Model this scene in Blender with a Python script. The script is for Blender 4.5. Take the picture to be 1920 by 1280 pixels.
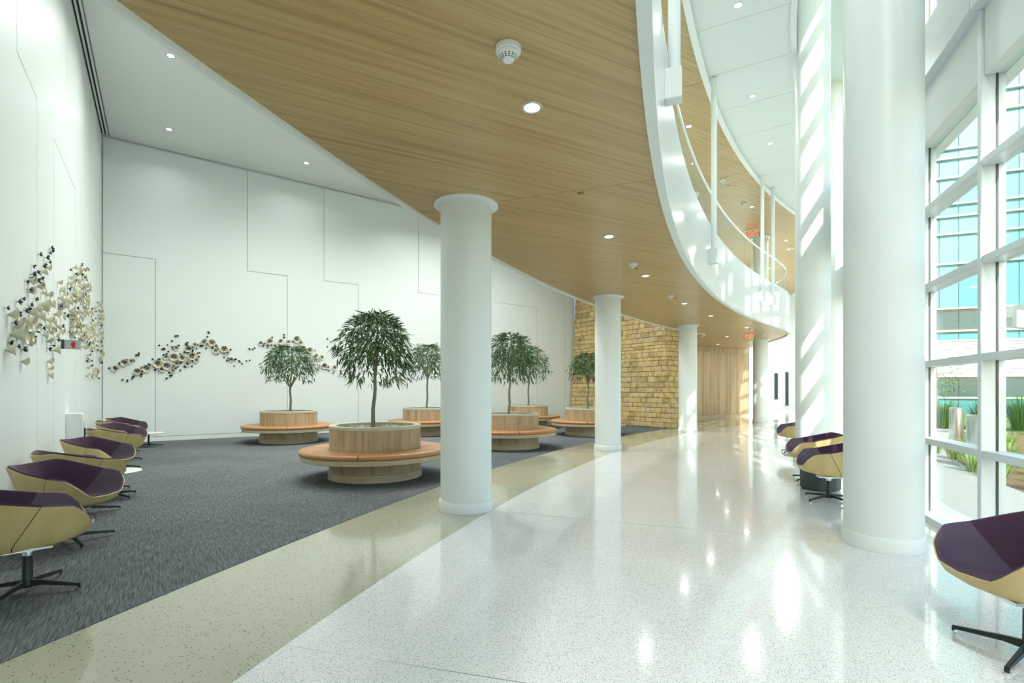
import bpy, bmesh, math, random
from mathutils import Vector, Matrix
random.seed(7)
sin, cos, pi, rad = math.sin, math.cos, math.pi, math.radians
scn = bpy.context.scene
for o in list(bpy.data.objects):
    bpy.data.objects.remove(o)
COL = scn.collection

# ---------------------------------------------------------------- camera
F, HY, HC = 950.0, 730.7, 1.425            # focal length and horizon in pixels of the 1920 x 1280 frame, eye height
cam_d = bpy.data.cameras.new('camera')
cam_d.sensor_width = 36.0
cam_d.lens = F / 1920.0 * 36.0
cam_d.shift_y = (HY - 640.0) / 1920.0
cam_d.clip_end = 400
cam = bpy.data.objects.new('camera', cam_d)
cam.location = (0, 0, HC)
cam.rotation_euler = (pi / 2, 0, 0)
COL.objects.link(cam)
scn.camera = cam

# ---------------------------------------------------------------- light
SUN_DIR = Vector((0.0906, 0.8622, -0.498)).normalized()     # direction the sunlight travels
w = bpy.data.worlds.new('sky')
scn.world = w
w.use_nodes = True
nt = w.node_tree
bg = nt.nodes['Background']
sky = nt.nodes.new('ShaderNodeTexSky')
sky.sky_type = 'NISHITA'
sky.sun_disc = False
sky.sun_elevation = rad(30)
sky.sun_rotation = math.atan2(-SUN_DIR.x, -SUN_DIR.y)
sky.air_density = 1.0
sky.dust_density = 1.6
nt.links.new(sky.outputs[0], bg.inputs[0])
bg.inputs[1].default_value = 0.21
sun_d = bpy.data.lights.new('sun', 'SUN')
sun_d.energy = 3.6
sun_d.angle = rad(0.6)
sun_d.color = (1.0, 0.96, 0.88)
sun = bpy.data.objects.new('sun', sun_d)
sun.rotation_euler = SUN_DIR.to_track_quat('-Z', 'Y').to_euler()
sun.location = (0, -30, 30)
COL.objects.link(sun)
LAMP = 1.0                                                # overall strength of the ceiling downlights
vs = scn.view_settings
vs.view_transform = 'Standard'
vs.look = 'None'
vs.gamma = 1.0
vs.use_curve_mapping = False
vs.exposure = 0.95

# ---------------------------------------------------------------- helpers
CX, CY = 35.667, -7.316                    # the whole hall is concentric about this point
def pol(R, th, z=0.0):
    t = rad(th)
    return (CX - R * sin(t), CY + R * cos(t), z)

def setp(o, label=None, cat=None, group=None, kind=None):
    if label: o['label'] = label
    if cat: o['category'] = cat
    if group: o['group'] = group
    if kind: o['kind'] = kind
    return o

def link(name, me, parent=None, loc=None, rot=None, **kw):
    o = bpy.data.objects.new(name, me)
    COL.objects.link(o)
    if parent is not None: o.parent = parent
    if loc is not None: o.location = loc
    if rot is not None: o.rotation_euler = rot
    return setp(o, **kw)

def empty(name, loc=(0, 0, 0), rz=0.0, **kw):
    o = link(name, None, None, loc, (0, 0, rz), **kw)
    o.empty_display_size = 0.1
    return o

class MB:
    """collects shapes into one mesh"""
    def __init__(s): s.v = []; s.f = []; s.m = []; s.mi = 0
    def add(s, vs_, fs):
        b = len(s.v); s.v += [tuple(v) for v in vs_]
        for f_ in fs: s.f.append([i + b for i in f_]); s.m.append(s.mi)
        return s
    def box(s, x0, x1, y0, y1, z0, z1):
        v = [(x, y, z) for z in (z0, z1) for y in (y0, y1) for x in (x0, x1)]
        return s.add(v, [(0, 2, 3, 1), (4, 5, 7, 6), (0, 1, 5, 4), (2, 6, 7, 3), (0, 4, 6, 2), (1, 3, 7, 5)])
    def obox(s, a, b, hw, z0, z1):
        """box along the plan segment a-b, hw to each side"""
        d = Vector((b[0] - a[0], b[1] - a[1])); d.normalize(); n = Vector((-d.y, d.x)) * hw
        p = [(a[0] - n.x, a[1] - n.y), (b[0] - n.x, b[1] - n.y), (b[0] + n.x, b[1] + n.y), (a[0] + n.x, a[1] + n.y)]
        return s.prism(p, z0, z1)
    def prism(s, p, z0, z1):
        n = len(p)
        ar = sum(p[i][0] * p[(i + 1) % n][1] - p[(i + 1) % n][0] * p[i][1] for i in range(n))
        if ar < 0: p = p[::-1]
        v = [(q[0], q[1], z0) for q in p] + [(q[0], q[1], z1) for q in p]
        fs = [tuple(range(n))[::-1], tuple(range(n, 2 * n))] + [(i, (i + 1) % n, n + (i + 1) % n, n + i) for i in range(n)]
        return s.add(v, fs)
    def arc(s, R0, R1, z0, z1, t0, t1, step=0.5):
        """curved solid between two radii, heights and angles about the hall's centre"""
        n = max(1, int(abs(t1 - t0) / step + 0.5)); v = []; fs = []
        for i in range(n + 1):
            t = t0 + (t1 - t0) * i / n
            v += [pol(R0, t, z0), pol(R1, t, z0), pol(R1, t, z1), pol(R0, t, z1)]
        for i in range(n):
            a = 4 * i
            for k in range(4): fs.append((a + k, a + (k + 1) % 4, a + 4 + (k + 1) % 4, a + 4 + k))
        fs += [(3, 2, 1, 0), (4 * n, 4 * n + 1, 4 * n + 2, 4 * n + 3)]
        return s.add(v, fs)
    def lathe(s, prof, n=32, cx=0.0, cy=0.0, a0=0.0, a1=2 * pi, closed=False):
        """profile of (r, z); full turn or a sector"""
        full = abs(a1 - a0) > 6.28; v = []; fs = []; m = len(prof); N = n if full else n + 1
        for i in range(N):
            a = a0 + (a1 - a0) * i / n
            v += [(cx + r * cos(a), cy + r * sin(a), z) for r, z in prof]
        for i in range(n):
            a = i * m; b = ((i + 1) % N) * m
            for k in range(m - 1 + (1 if closed else 0)):
                k2 = (k + 1) % m
                fs.append((a + k, b + k, b + k2, a + k2))
        if not full and closed:
            fs += [tuple(range(m)), tuple((N - 1) * m + k for k in range(m))[::-1]]
        return s.add(v, fs)
    def cyl(s, r, z0, z1, n=20, cx=0.0, cy=0.0, r1=None):
        r1 = r if r1 is None else r1
        v = [(cx + r * cos(2 * pi * i / n), cy + r * sin(2 * pi * i / n), z0) for i in range(n)] + [(cx + r1 * cos(2 * pi * i / n), cy + r1 * sin(2 * pi * i / n), z1) for i in range(n)]
        return s.add(v, [tuple(range(n))[::-1], tuple(range(n, 2 * n))] + [(i, (i + 1) % n, n + (i + 1) % n, n + i) for i in range(n)])
    def tube(s, pts, rs, n=8):
        pts = [Vector(p) for p in pts]; v = []; fs = []
        for i, p in enumerate(pts):
            d = (pts[min(i + 1, len(pts) - 1)] - pts[max(i - 1, 0)]).normalized()
            a = d.cross(Vector((0.31, 0.95, 0.05))).normalized(); b = d.cross(a)
            r = rs[i] if hasattr(rs, '__len__') else rs
            v += [p + a * r * cos(2 * pi * k / n) + b * r * sin(2 * pi * k / n) for k in range(n)]
        for i in range(len(pts) - 1):
            for k in range(n): fs.append((i * n + k, i * n + (k + 1) % n, (i + 1) * n + (k + 1) % n, (i + 1) * n + k))
        fs += [tuple(range(n))[::-1], tuple((len(pts) - 1) * n + k for k in range(n))]
        return s.add(v, fs)
    def mesh(s, name, mats, smooth=False, bevel=0.0, flip=True):
        me = bpy.data.meshes.new(name)
        me.from_pydata(s.v, [], s.f)
        for m_ in (mats if isinstance(mats, (list, tuple)) else [mats]): me.materials.append(m_)
        if len(me.materials) > 1: me.polygons.foreach_set('material_index', s.m)
        if flip or bevel:
            bm = bmesh.new(); bm.from_mesh(me)
            if flip: bmesh.ops.recalc_face_normals(bm, faces=bm.faces)
            if bevel: bmesh.ops.bevel(bm, geom=[e for e in bm.edges if e.calc_face_angle(0) > 0.6], offset=bevel, segments=2, affect='EDGES', clamp_overlap=True)
            bm.to_mesh(me); bm.free()
        if smooth:
            me.polygons.foreach_set('use_smooth', [True] * len(me.polygons))
            try: me.set_sharp_from_angle(angle=rad(38))
            except Exception: pass
        me.update()
        return me
    def build(s, name, mats, parent=None, smooth=False, bevel=0.0, loc=None, rot=None, flip=True, **kw):
        return link(name, s.mesh(name, mats, smooth, bevel, flip), parent, loc, rot, **kw)

def copy_tree(o, parent=None):
    c = o.copy(); COL.objects.link(c); c.parent = parent
    for ch in list(o.children): copy_tree(ch, c)
    return c

# ---------------------------------------------------------------- materials
def new_mat(name):
    m = bpy.data.materials.new(name); m.use_nodes = True
    return m, m.node_tree, m.node_tree.nodes['Principled BSDF']

def plain(name, col, rough=0.5, metal=0.0, bump=0.0, bscale=60.0, var=0.0, coat=0.0, sheen=0.0):
    m, t, p = new_mat(name)
    p.inputs['Base Color'].default_value = (*col, 1); p.inputs['Roughness'].default_value = rough
    p.inputs['Metallic'].default_value = metal; p.inputs['Coat Weight'].default_value = coat
    p.inputs['Sheen Weight'].default_value = sheen
    n = t.nodes.new('ShaderNodeTexNoise'); n.inputs['Scale'].default_value = bscale; n.inputs['Detail'].default_value = 4
    tc = t.nodes.new('ShaderNodeTexCoord'); t.links.new(tc.outputs['Object'], n.inputs['Vector'])
    if bump:
        b = t.nodes.new('ShaderNodeBump'); b.inputs['Strength'].default_value = bump; b.inputs['Distance'].default_value = 0.01
        t.links.new(n.outputs[0], b.inputs['Height']); t.links.new(b.outputs[0], p.inputs['Normal'])
    if var:
        mx = t.nodes.new('ShaderNodeMix'); mx.data_type = 'RGBA'
        mx.inputs['A'].default_value = (*[c * (1 - var) for c in col], 1); mx.inputs['B'].default_value = (*[min(1, c * (1 + var)) for c in col], 1)
        t.links.new(n.outputs[0], mx.inputs['Factor']); t.links.new(mx.outputs['Result'], p.inputs['Base Color'])
    return m

def ramp(t, src, stops):
    r = t.nodes.new('ShaderNodeValToRGB'); e = r.color_ramp.elements
    while len(e) < len(stops): e.new(0.5)
    for k, (pos, c) in enumerate(stops): e[k].position = pos; e[k].color = (*c, 1)
    t.links.new(src, r.inputs[0]); return r.outputs[0]

def mapping(t, scale, rotz=0.0, coord='Object'):
    tc = t.nodes.new('ShaderNodeTexCoord'); r = t.nodes.new('ShaderNodeMapping'); s = t.nodes.new('ShaderNodeMapping')
    r.inputs['Rotation'].default_value = (0, 0, rotz); s.inputs['Scale'].default_value = scale
    t.links.new(tc.outputs[coord], r.inputs[0]); t.links.new(r.outputs[0], s.inputs[0]); return s.outputs[0]

def wood(name, dark, mid, light, scale, rotz=0.0, rough=0.45, rand=0.0, detail=6, coat=0.0):
    """grain stretched along local x after the rotation; rand shifts the tone from object to object"""
    m, t, p = new_mat(name)
    v = mapping(t, scale, rotz)
    n = t.nodes.new('ShaderNodeTexNoise'); n.inputs['Scale'].default_value = 1; n.inputs['Detail'].default_value = detail; n.inputs['Roughness'].default_value = 0.62
    n.inputs['Distortion'].default_value = 0.4
    t.links.new(v, n.inputs['Vector'])
    out = ramp(t, n.outputs[0], [(0.28, dark), (0.5, mid), (0.72, light)])
    if rand:
        oi = t.nodes.new('ShaderNodeObjectInfo')
        h = t.nodes.new('ShaderNodeHueSaturation')
        mr = t.nodes.new('ShaderNodeMapRange'); mr.inputs['To Min'].default_value = 1 - rand; mr.inputs['To Max'].default_value = 1 + rand
        t.links.new(oi.outputs['Random'], mr.inputs['Value']); t.links.new(mr.outputs[0], h.inputs['Value']); t.links.new(out, h.inputs['Color'])
        ad = t.nodes.new('ShaderNodeVectorMath'); ad.operation = 'ADD'
        sc = t.nodes.new('ShaderNodeVectorMath'); sc.operation = 'SCALE'; sc.inputs['Scale'].default_value = 37.0
        t.links.new(oi.outputs['Random'], sc.inputs[0]); t.links.new(sc.outputs[0], ad.inputs[0]); t.links.new(v, ad.inputs[1]); t.links.new(ad.outputs[0], n.inputs['Vector'])
        out = h.outputs[0]
    t.links.new(out, p.inputs['Base Color'])
    p.inputs['Roughness'].default_value = rough; p.inputs['Coat Weight'].default_value = coat
    return m

def terrazzo(name, base, chips, scale, amount, rough):
    """polished terrazzo: chips of several greys set in a light matrix"""
    m, t, p = new_mat(name)
    v = mapping(t, (1, 1, 1))
    vo = t.nodes.new('ShaderNodeTexVoronoi'); vo.inputs['Scale'].default_value = scale; t.links.new(v, vo.inputs['Vector'])
    sep = t.nodes.new('ShaderNodeSeparateColor'); t.links.new(vo.outputs['Color'], sep.inputs[0])
    chip = ramp(t, sep.outputs[1], [(0.0, chips[0]), (0.5, chips[1]), (1.0, chips[2])])
    a = t.nodes.new('ShaderNodeMath'); a.operation = 'LESS_THAN'; a.inputs[1].default_value = amount; t.links.new(sep.outputs[0], a.inputs[0])
    d = t.nodes.new('ShaderNodeMath'); d.operation = 'LESS_THAN'; d.inputs[1].default_value = 0.42; t.links.new(vo.outputs['Distance'], d.inputs[0])
    mu = t.nodes.new('ShaderNodeMath'); mu.operation = 'MULTIPLY'; t.links.new(a.outputs[0], mu.inputs[0]); t.links.new(d.outputs[0], mu.inputs[1])
    n = t.nodes.new('ShaderNodeTexNoise'); n.inputs['Scale'].default_value = 0.8; t.links.new(v, n.inputs['Vector'])
    bs = ramp(t, n.outputs[0], [(0.3, tuple(c * 0.95 for c in base)), (0.7, base)])
    mx = t.nodes.new('ShaderNodeMix'); mx.data_type = 'RGBA'
    t.links.new(mu.outputs[0], mx.inputs['Factor']); t.links.new(bs, mx.inputs['A']); t.links.new(chip, mx.inputs['B'])
    t.links.new(mx.outputs['Result'], p.inputs['Base Color'])
    p.inputs['Roughness'].default_value = rough; p.inputs['IOR'].default_value = 1.55
    p.inputs['Coat Weight'].default_value = 0.35; p.inputs['Coat Roughness'].default_value = 0.04
    return m

def glass(name, tint, gloss=0.10, opacity=0.0, body=(0.1, 0.2, 0.22)):
    """thin pane: passes light, mirrors a little more at grazing angles"""
    m, t, p = new_mat(name); t.nodes.remove(p)
    out = t.nodes['Material Output']
    tr = t.nodes.new('ShaderNodeBsdfTransparent'); tr.inputs[0].default_value = (*tint, 1)
    gl = t.nodes.new('ShaderNodeBsdfGlossy'); gl.inputs['Roughness'].default_value = 0.0
    lw = t.nodes.new('ShaderNodeLayerWeight'); lw.inputs[0].default_value = 0.5
    pw = t.nodes.new('ShaderNodeMath'); pw.operation = 'POWER'; pw.inputs[1].default_value = 5.0; t.links.new(lw.outputs['Facing'], pw.inputs[0])
    fr = t.nodes.new('ShaderNodeMath'); fr.operation = 'MULTIPLY_ADD'; fr.inputs[1].default_value = gloss * 4; fr.inputs[2].default_value = 0.025; t.links.new(pw.outputs[0], fr.inputs[0])
    mx = t.nodes.new('ShaderNodeMixShader'); t.links.new(fr.outputs[0], mx.inputs[0])
    src = tr.outputs[0]
    if opacity:
        df = t.nodes.new('ShaderNodeBsdfDiffuse'); df.inputs[0].default_value = (*body, 1)
        m2 = t.nodes.new('ShaderNodeMixShader'); m2.inputs[0].default_value = opacity
        t.links.new(tr.outputs[0], m2.inputs[1]); t.links.new(df.outputs[0], m2.inputs[2]); src = m2.outputs[0]
    t.links.new(src, mx.inputs[1]); t.links.new(gl.outputs[0], mx.inputs[2]); t.links.new(mx.outputs[0], out.inputs[0])
    return m

def emit(name, col, s):
    m, t, p = new_mat(name)
    p.inputs['Base Color'].default_value = (*col, 1)
    p.inputs['Emission Color'].default_value = (*col, 1); p.inputs['Emission Strength'].default_value = s
    return m

M = {}
M['paint'] = plain('white_paint', (0.78, 0.835, 0.81), 0.55, bump=0.02, bscale=250)
M['panel'] = plain('wall_panel_white', (0.78, 0.835, 0.81), 0.42, bump=0.015, bscale=180)
M['col'] = plain('column_white', (0.78, 0.83, 0.81), 0.38, bump=0.01, bscale=150)
M['ceil'] = plain('ceiling_white', (0.78, 0.83, 0.80), 0.75, bump=0.02, bscale=200)
M['gap'] = plain('shadow_gap', (0.62, 0.66, 0.64), 0.8)
M['fascia'] = plain('balcony_white', (0.82, 0.85, 0.84), 0.22, bump=0.004, bscale=8)
M['alu'] = plain('mullion_paint', (0.72, 0.78, 0.80), 0.35, metal=0.1)
M['dark'] = plain('dark_gasket', (0.02, 0.03, 0.03), 0.5)
M['slot'] = plain('diffuser_slot', (0.015, 0.018, 0.018), 0.6)
M['soffit'] = wood('soffit_oak', (0.335, 0.215, 0.085), (0.495, 0.340, 0.143), (0.59, 0.430, 0.205), (0.45, 22.0, 1.0), rad(-28), 0.32, rand=0.035, detail=8)
M['seam'] = plain('soffit_joint', (0.07, 0.045, 0.02), 0.8)
M['terr'] = terrazzo('white_terrazzo', (0.86, 0.875, 0.86), ((0.20, 0.235, 0.23), (0.36, 0.41, 0.40), (0.52, 0.57, 0.56)), 150.0, 0.46, 0.13)
M['tan'] = terrazzo('tan_terrazzo', (0.46, 0.465, 0.355), ((0.06, 0.06, 0.05), (0.17, 0.17, 0.12), (0.5, 0.5, 0.42)), 85.0, 0.17, 0.14)
M['strip'] = plain('divider_zinc', (0.42, 0.44, 0.43), 0.35, metal=0.6)
M['stave'] = wood('planter_oak', (0.33, 0.225, 0.12), (0.47, 0.35, 0.205), (0.56, 0.44, 0.285), (9.0, 9.0, 0.9), 0, 0.42, rand=0.10)
M['oakring'] = wood('bench_oak', (0.42, 0.32, 0.19), (0.53, 0.43, 0.28), (0.60, 0.50, 0.34), (3.0, 3.0, 22.0), 0, 0.42)
M['rim'] = plain('planter_rim', (0.58, 0.53, 0.40), 0.4, bump=0.02)
M['leather'] = plain('tan_leather', (0.45, 0.215, 0.075), 0.40, bump=0.10, bscale=160, var=0.08)
M['shell'] = wood('chair_ply', (0.52, 0.385, 0.16), (0.60, 0.455, 0.205), (0.655, 0.51, 0.25), (5.0, 1.2, 1.2), 0, 0.42, rand=0.03)
M['velvet'] = plain('plum_velvet', (0.048, 0.012, 0.042), 0.85, bump=0.25, bscale=90, var=0.45, sheen=0.35)
M['plum'] = plain('plum_leather', (0.080, 0.046, 0.080), 0.42, bump=0.06, bscale=140, var=0.1)
M['black'] = plain('black_powder_coat', (0.012, 0.018, 0.018), 0.38)
M['chrome'] = plain('chrome', (0.75, 0.77, 0.78), 0.12, metal=1.0)
M['laminate'] = plain('white_laminate', (0.84, 0.87, 0.86), 0.3)
M['plank'] = wood('wall_oak', (0.33, 0.22, 0.12), (0.48, 0.34, 0.195), (0.58, 0.43, 0.27), (7.0, 7.0, 0.5), 0, 0.40, rand=0.14)
M['bark'] = plain('bark', (0.25, 0.24, 0.17), 0.85, bump=0.5, bscale=60, var=0.35)
M['soil'] = plain('black_soil', (0.008, 0.009, 0.008), 0.9)
M['pebble'] = plain('grey_pebbles', (0.30, 0.32, 0.29), 0.55, var=0.3, bscale=9)
M['drum'] = plain('charcoal_drum', (0.045, 0.062, 0.062), 0.5)
M['lens'] = emit('lamp_lens', (1.0, 0.95, 0.86), 5.0)
M['alum'] = plain('lamp_trim', (0.62, 0.66, 0.62), 0.25, metal=0.6)
M['plastic'] = plain('white_plastic', (0.80, 0.83, 0.80), 0.35)
M['cap'] = plain('sprinkler_cap', (0.25, 0.15, 0.06), 0.5)
M['red'] = emit('exit_red', (1.0, 0.07, 0.03), 1.6)
M['signred'] = plain('sign_red', (0.60, 0.02, 0.03), 0.4)
M['signgrey'] = plain('sign_grey', (0.46, 0.50, 0.50), 0.4)
M['glass'] = glass('facade_glass', (0.93, 0.98, 0.97))
M['railglass'] = glass('balustrade_glass', (0.965, 0.985, 0.98), gloss=0.03)
M['cream'] = plain('cream_porcelain', (0.66, 0.63, 0.47), 0.4, var=0.12, bscale=12)
M['petal'] = plain('indigo_glaze', (0.055, 0.055, 0.085), 0.35, var=0.5, bscale=25)
M['rust'] = plain('rust_glaze', (0.22, 0.15, 0.11), 0.4, var=0.5, bscale=25)
M['ink'] = plain('ink_porcelain', (0.028, 0.036, 0.042), 0.35, var=0.4, bscale=20)

def leafmat(name, cols):
    m, t, p = new_mat(name)
    g = t.nodes.new('ShaderNodeNewGeometry')
    t.links.new(ramp(t, g.outputs['Random Per Island'], [(0.0, cols[0]), (0.5, cols[1]), (1.0, cols[2])]), p.inputs['Base Color'])
    p.inputs['Roughness'].default_value = 0.5; p.inputs['Specular IOR Level'].default_value = 0.3; p.inputs['Subsurface Weight'].default_value = 0.0
    return m
M['leaf'] = leafmat('ficus_leaf', ((0.024, 0.075, 0.024), (0.052, 0.130, 0.040), (0.115, 0.215, 0.070)))
M['grass'] = leafmat('grass_blades', ((0.10, 0.22, 0.04), (0.20, 0.34, 0.08), (0.36, 0.46, 0.16)))
M['hedge'] = leafmat('hedge_blades', ((0.06, 0.18, 0.03), (0.11, 0.28, 0.05), (0.20, 0.40, 0.10)))

m, t, p = new_mat('grey_carpet'); M['carpet'] = m
v = mapping(t, (7.0, 110.0, 1.0), rad(55.2))
n = t.nodes.new('ShaderNodeTexNoise'); n.inputs['Scale'].default_value = 1.0; n.inputs['Detail'].default_value = 5; n.inputs['Distortion'].default_value = 0.6
t.links.new(v, n.inputs['Vector'])
n2 = t.nodes.new('ShaderNodeTexNoise'); n2.inputs['Scale'].default_value = 0.55; t.links.new(mapping(t, (1, 1, 1)), n2.inputs['Vector'])
mm = t.nodes.new('ShaderNodeMath'); mm.operation = 'MULTIPLY_ADD'; mm.inputs[1].default_value = 0.25; t.links.new(n2.outputs[0], mm.inputs[0]); t.links.new(n.outputs[0], mm.inputs[2])
t.links.new(ramp(t, mm.outputs[0], [(0.42, (0.060, 0.067, 0.073)), (0.62, (0.125, 0.138, 0.145)), (0.85, (0.23, 0.24, 0.235))]), p.inputs['Base Color'])
p.inputs['Roughness'].default_value = 0.95; p.inputs['Specular IOR Level'].default_value = 0.1

m, t, p = new_mat('limestone'); M['stone'] = m
v = mapping(t, (1, 1, 1), 0, 'Object')
oi = t.nodes.new('ShaderNodeObjectInfo')
n = t.nodes.new('ShaderNodeTexNoise'); n.inputs['Scale'].default_value = 6.0; n.inputs['Detail'].default_value = 8; t.links.new(v, n.inputs['Vector'])
c1 = ramp(t, n.outputs[0], [(0.3, (0.46, 0.34, 0.16)), (0.5, (0.61, 0.49, 0.28)), (0.72, (0.72, 0.63, 0.42))])
c2 = ramp(t, oi.outputs['Random'], [(0.0, (0.78, 0.70, 0.55)), (0.5, (1.0, 0.98, 0.92)), (1.0, (1.12, 1.02, 0.80))])
mx = t.nodes.new('ShaderNodeMix'); mx.data_type = 'RGBA'; mx.blend_type = 'MULTIPLY'; mx.inputs['Factor'].default_value = 1.0
t.links.new(c1, mx.inputs['A']); t.links.new(c2, mx.inputs['B']); t.links.new(mx.outputs['Result'], p.inputs['Base Color'])
b = t.nodes.new('ShaderNodeBump'); b.inputs['Strength'].default_value = 0.5; b.inputs['Distance'].default_value = 0.03
t.links.new(n.outputs[0], b.inputs['Height']); t.links.new(b.outputs[0], p.inputs['Normal']); p.inputs['Roughness'].default_value = 0.9
M['mortar'] = plain('mortar', (0.40, 0.33, 0.20), 0.95)

# ================================================================ SETTING
ZS, ZC, ZR = 3.637, 8.13, 10.3             # soffit, ceiling and roof-light heights
TH0, TH1 = 97.0, 36.5                      # the hall's run in angle, from behind the camera to the far end
BAYS = (69.69, 59.79, 50.03, 39.73)
# plan points of the lounge
B0 = Vector((-10.8, 13.36)); bd = Vector((0.799, 0.601)).normalized(); bn = Vector((bd.y, -bd.x))
ld = Vector((0.571, -0.821)).normalized(); ln = Vector((-ld.y, ld.x))
LB0 = B0 - bd * 0.035
LW = 14.0                                   # left wall length, corner towards the viewer
BE = B0 + bd * 17.15                        # end of back wall, at the stone wall
S0 = Vector((5.87, 18.70)); S1 = Vector((2.72, 23.35))

# ---- floors
fl = MB().arc(33.2, 38.3, -0.12, 0, TH0, TH1, 0.4).build('floor', M['terr'], kind='structure', label='polished white terrazzo floor of the curved hall', cat='floor')
for k in range(-4, 8):
    th = 74.64 - 4.95 * k
    a, b_ = pol(33.75, th), pol(38.3, th)
    MB().obox(a, b_, 0.003, 0, 0.0008).build('divider_strip', M['strip'], fl)
bnd = MB().arc(38.3, 39.6, -0.12, 0, TH0, TH1, 0.4).build('floor', M['tan'], kind='structure', label='tan terrazzo border band beside the grey carpet', cat='floor')
far_floor = MB().prism([pol(39.6, 48.2)[:2], pol(39.6, 44)[:2], pol(39.6, 40)[:2], pol(39.6, 36.5)[:2], (12.9, 28.6), (4, 28.6), (4, 24), (6.4, 20.0)], -0.12, 0).build('floor', M['tan'], kind='structure', label='tan terrazzo floor before the oak wall at the far end', cat='floor')
cp = [pol(39.6, t_)[:2] for t_ in [76.6 - 0.4 * i for i in range(int((76.6 - 48.4) / 0.4) + 1)]]
cp += [tuple(S0 + Vector((0.3, 0.3))), tuple(S1 + Vector((0.4, 0.4))), tuple(BE), tuple(B0 + Vector((-0.1, 0.05))), tuple(LB0 + ld * LW + Vector((-0.05, 0)))]
MB().prism(cp, -0.12, 0.004).build('floor', M['carpet'], kind='structure', label='dark grey streaky carpet of the lounge', cat='carpet')

MB().prism([pol(33.4, 36.5)[:2], pol(39.6, 36.5)[:2], (12.9, 28.6), (12.9, 37), (22.3, 37), (22.3, 29.3)], -0.12, 0).build('floor', M['terr'], kind='structure', label='white terrazzo floor at the bright far end', cat='floor')
# ---- lounge walls: plain backing with stepped white panels set proud of it
def panel_wall(name, org, d, nrm, L, polys, label):
    wl = MB().prism([tuple(org - d * 0.1 + nrm * 0), tuple(org + d * L), tuple(org + d * L - nrm * 0.25), tuple(org - d * 0.1 - nrm * 0.25)], 0, ZC + 0.1).build(name, M['gap'], kind='structure', label=label, cat='wall')
    for pl in polys:
        g = 0.007
        # shrink the rectilinear outline by the joint width
        n_ = len(pl); ar = sum(pl[i][0] * pl[(i + 1) % n_][1] - pl[(i + 1) % n_][0] * pl[i][1] for i in range(n_))
        if ar < 0: pl = pl[::-1]
        q = []
        for i in range(n_):
            a, b_, c = Vector(pl[i - 1]), Vector(pl[i]), Vector(pl[(i + 1) % n_])
            e1 = (b_ - a).normalized(); e2 = (c - b_).normalized()
            q.append(b_ + Vector((-e1.y, e1.x)) * g + Vector((-e2.y, e2.x)) * g)
        vs_ = []
        for off in (0.001, 0.022):
            for u, z in q:
                pt = org + d * u + nrm * off; vs_.append((pt.x, pt.y, z))
        fs = [tuple(range(n_)), tuple(range(2 * n_ - 1, n_ - 1, -1))] + [(i, (i + 1) % n_, n_ + (i + 1) % n_, n_ + i) for i in range(n_)]
        MB().add(vs_, fs).build('wall_panel', M['panel'], wl, bevel=0.003)
    return wl
J, TP, BT = 5.04, ZC - 0.03, 0.13
ups = [0.0, 3.43, 5.71, 9.14, 12.57, 16.52, 17.15]; lows = [1.14, 4.57, 6.86, 10.29, 14.86, 16.52]
polys = [[(0, BT), (1.14, BT), (1.14, J), (0, J)]]
for i in range(5):
    u0, u1, l0, l1 = ups[i], ups[i + 1], lows[i], lows[i + 1]
    pg = [(u0, TP), (u0, J), (l0, J), (l0, BT), (l1, BT)]
    pg += [(l1, J), (u1, J), (u1, TP)] if abs(l1 - u1) > 0.01 else [(u1, TP)]
    polys.append(pg)
polys.append([(16.52, BT), (17.15, BT), (17.15, TP), (16.52, TP)])
panel_wall('wall_back', B0, bd, bn, 17.15, polys, 'tall white panelled wall at the back of the lounge')
u = [0.16, 2.67, 6.2, 9.67]
lp = [[(0.02, BT), (1.52, BT), (1.52, J), (0.16, J), (0.16, TP), (0.02, TP)],
      [(0.16, J), (1.52, J), (1.52, J + 0.001), (2.67, J + 0.001), (2.67, TP), (0.16, TP)]]
lp = [[(0.02, BT), (1.52, BT), (1.52, J), (0.02, J)],
      [(0.02, J), (2.67, J), (2.67, TP), (0.02, TP)],
      [(1.52, BT), (5.11, BT), (5.11, J), (6.2, J), (6.2, TP), (2.67, TP), (2.67, J), (1.52, J)],
      [(5.11, BT), (7.38, BT), (7.38, J), (5.11, J)],
      [(7.38, BT), (8.59, BT), (8.59, J), (9.67, J), (9.67, TP), (6.2, TP), (6.2, J), (7.38, J)],
      [(8.59, BT), (12.0, BT), (12.0, TP), (9.67, TP), (9.67, J), (8.59, J)],
      [(12.0, BT), (LW, BT), (LW, TP), (12.0, TP)]]
panel_wall('wall_left', LB0, ld, ln, LW, lp, 'tall white panelled wall behind the row of plum chairs')
def skirt(name, org, d, nrm, L, label):
    a, b_ = org + nrm * 0.012, org + d * L + nrm * 0.012
    MB().obox(a, b_, 0.016, 0.0, 0.125).build(name, M['paint'], kind='structure', label=label, cat='baseboard')
skirt('baseboard_back', B0, bd, bn, 17.1, 'white baseboard along the back wall of the lounge')
skirt('baseboard_left', LB0, ld, ln, LW, 'white baseboard along the wall behind the plum chairs')

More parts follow.
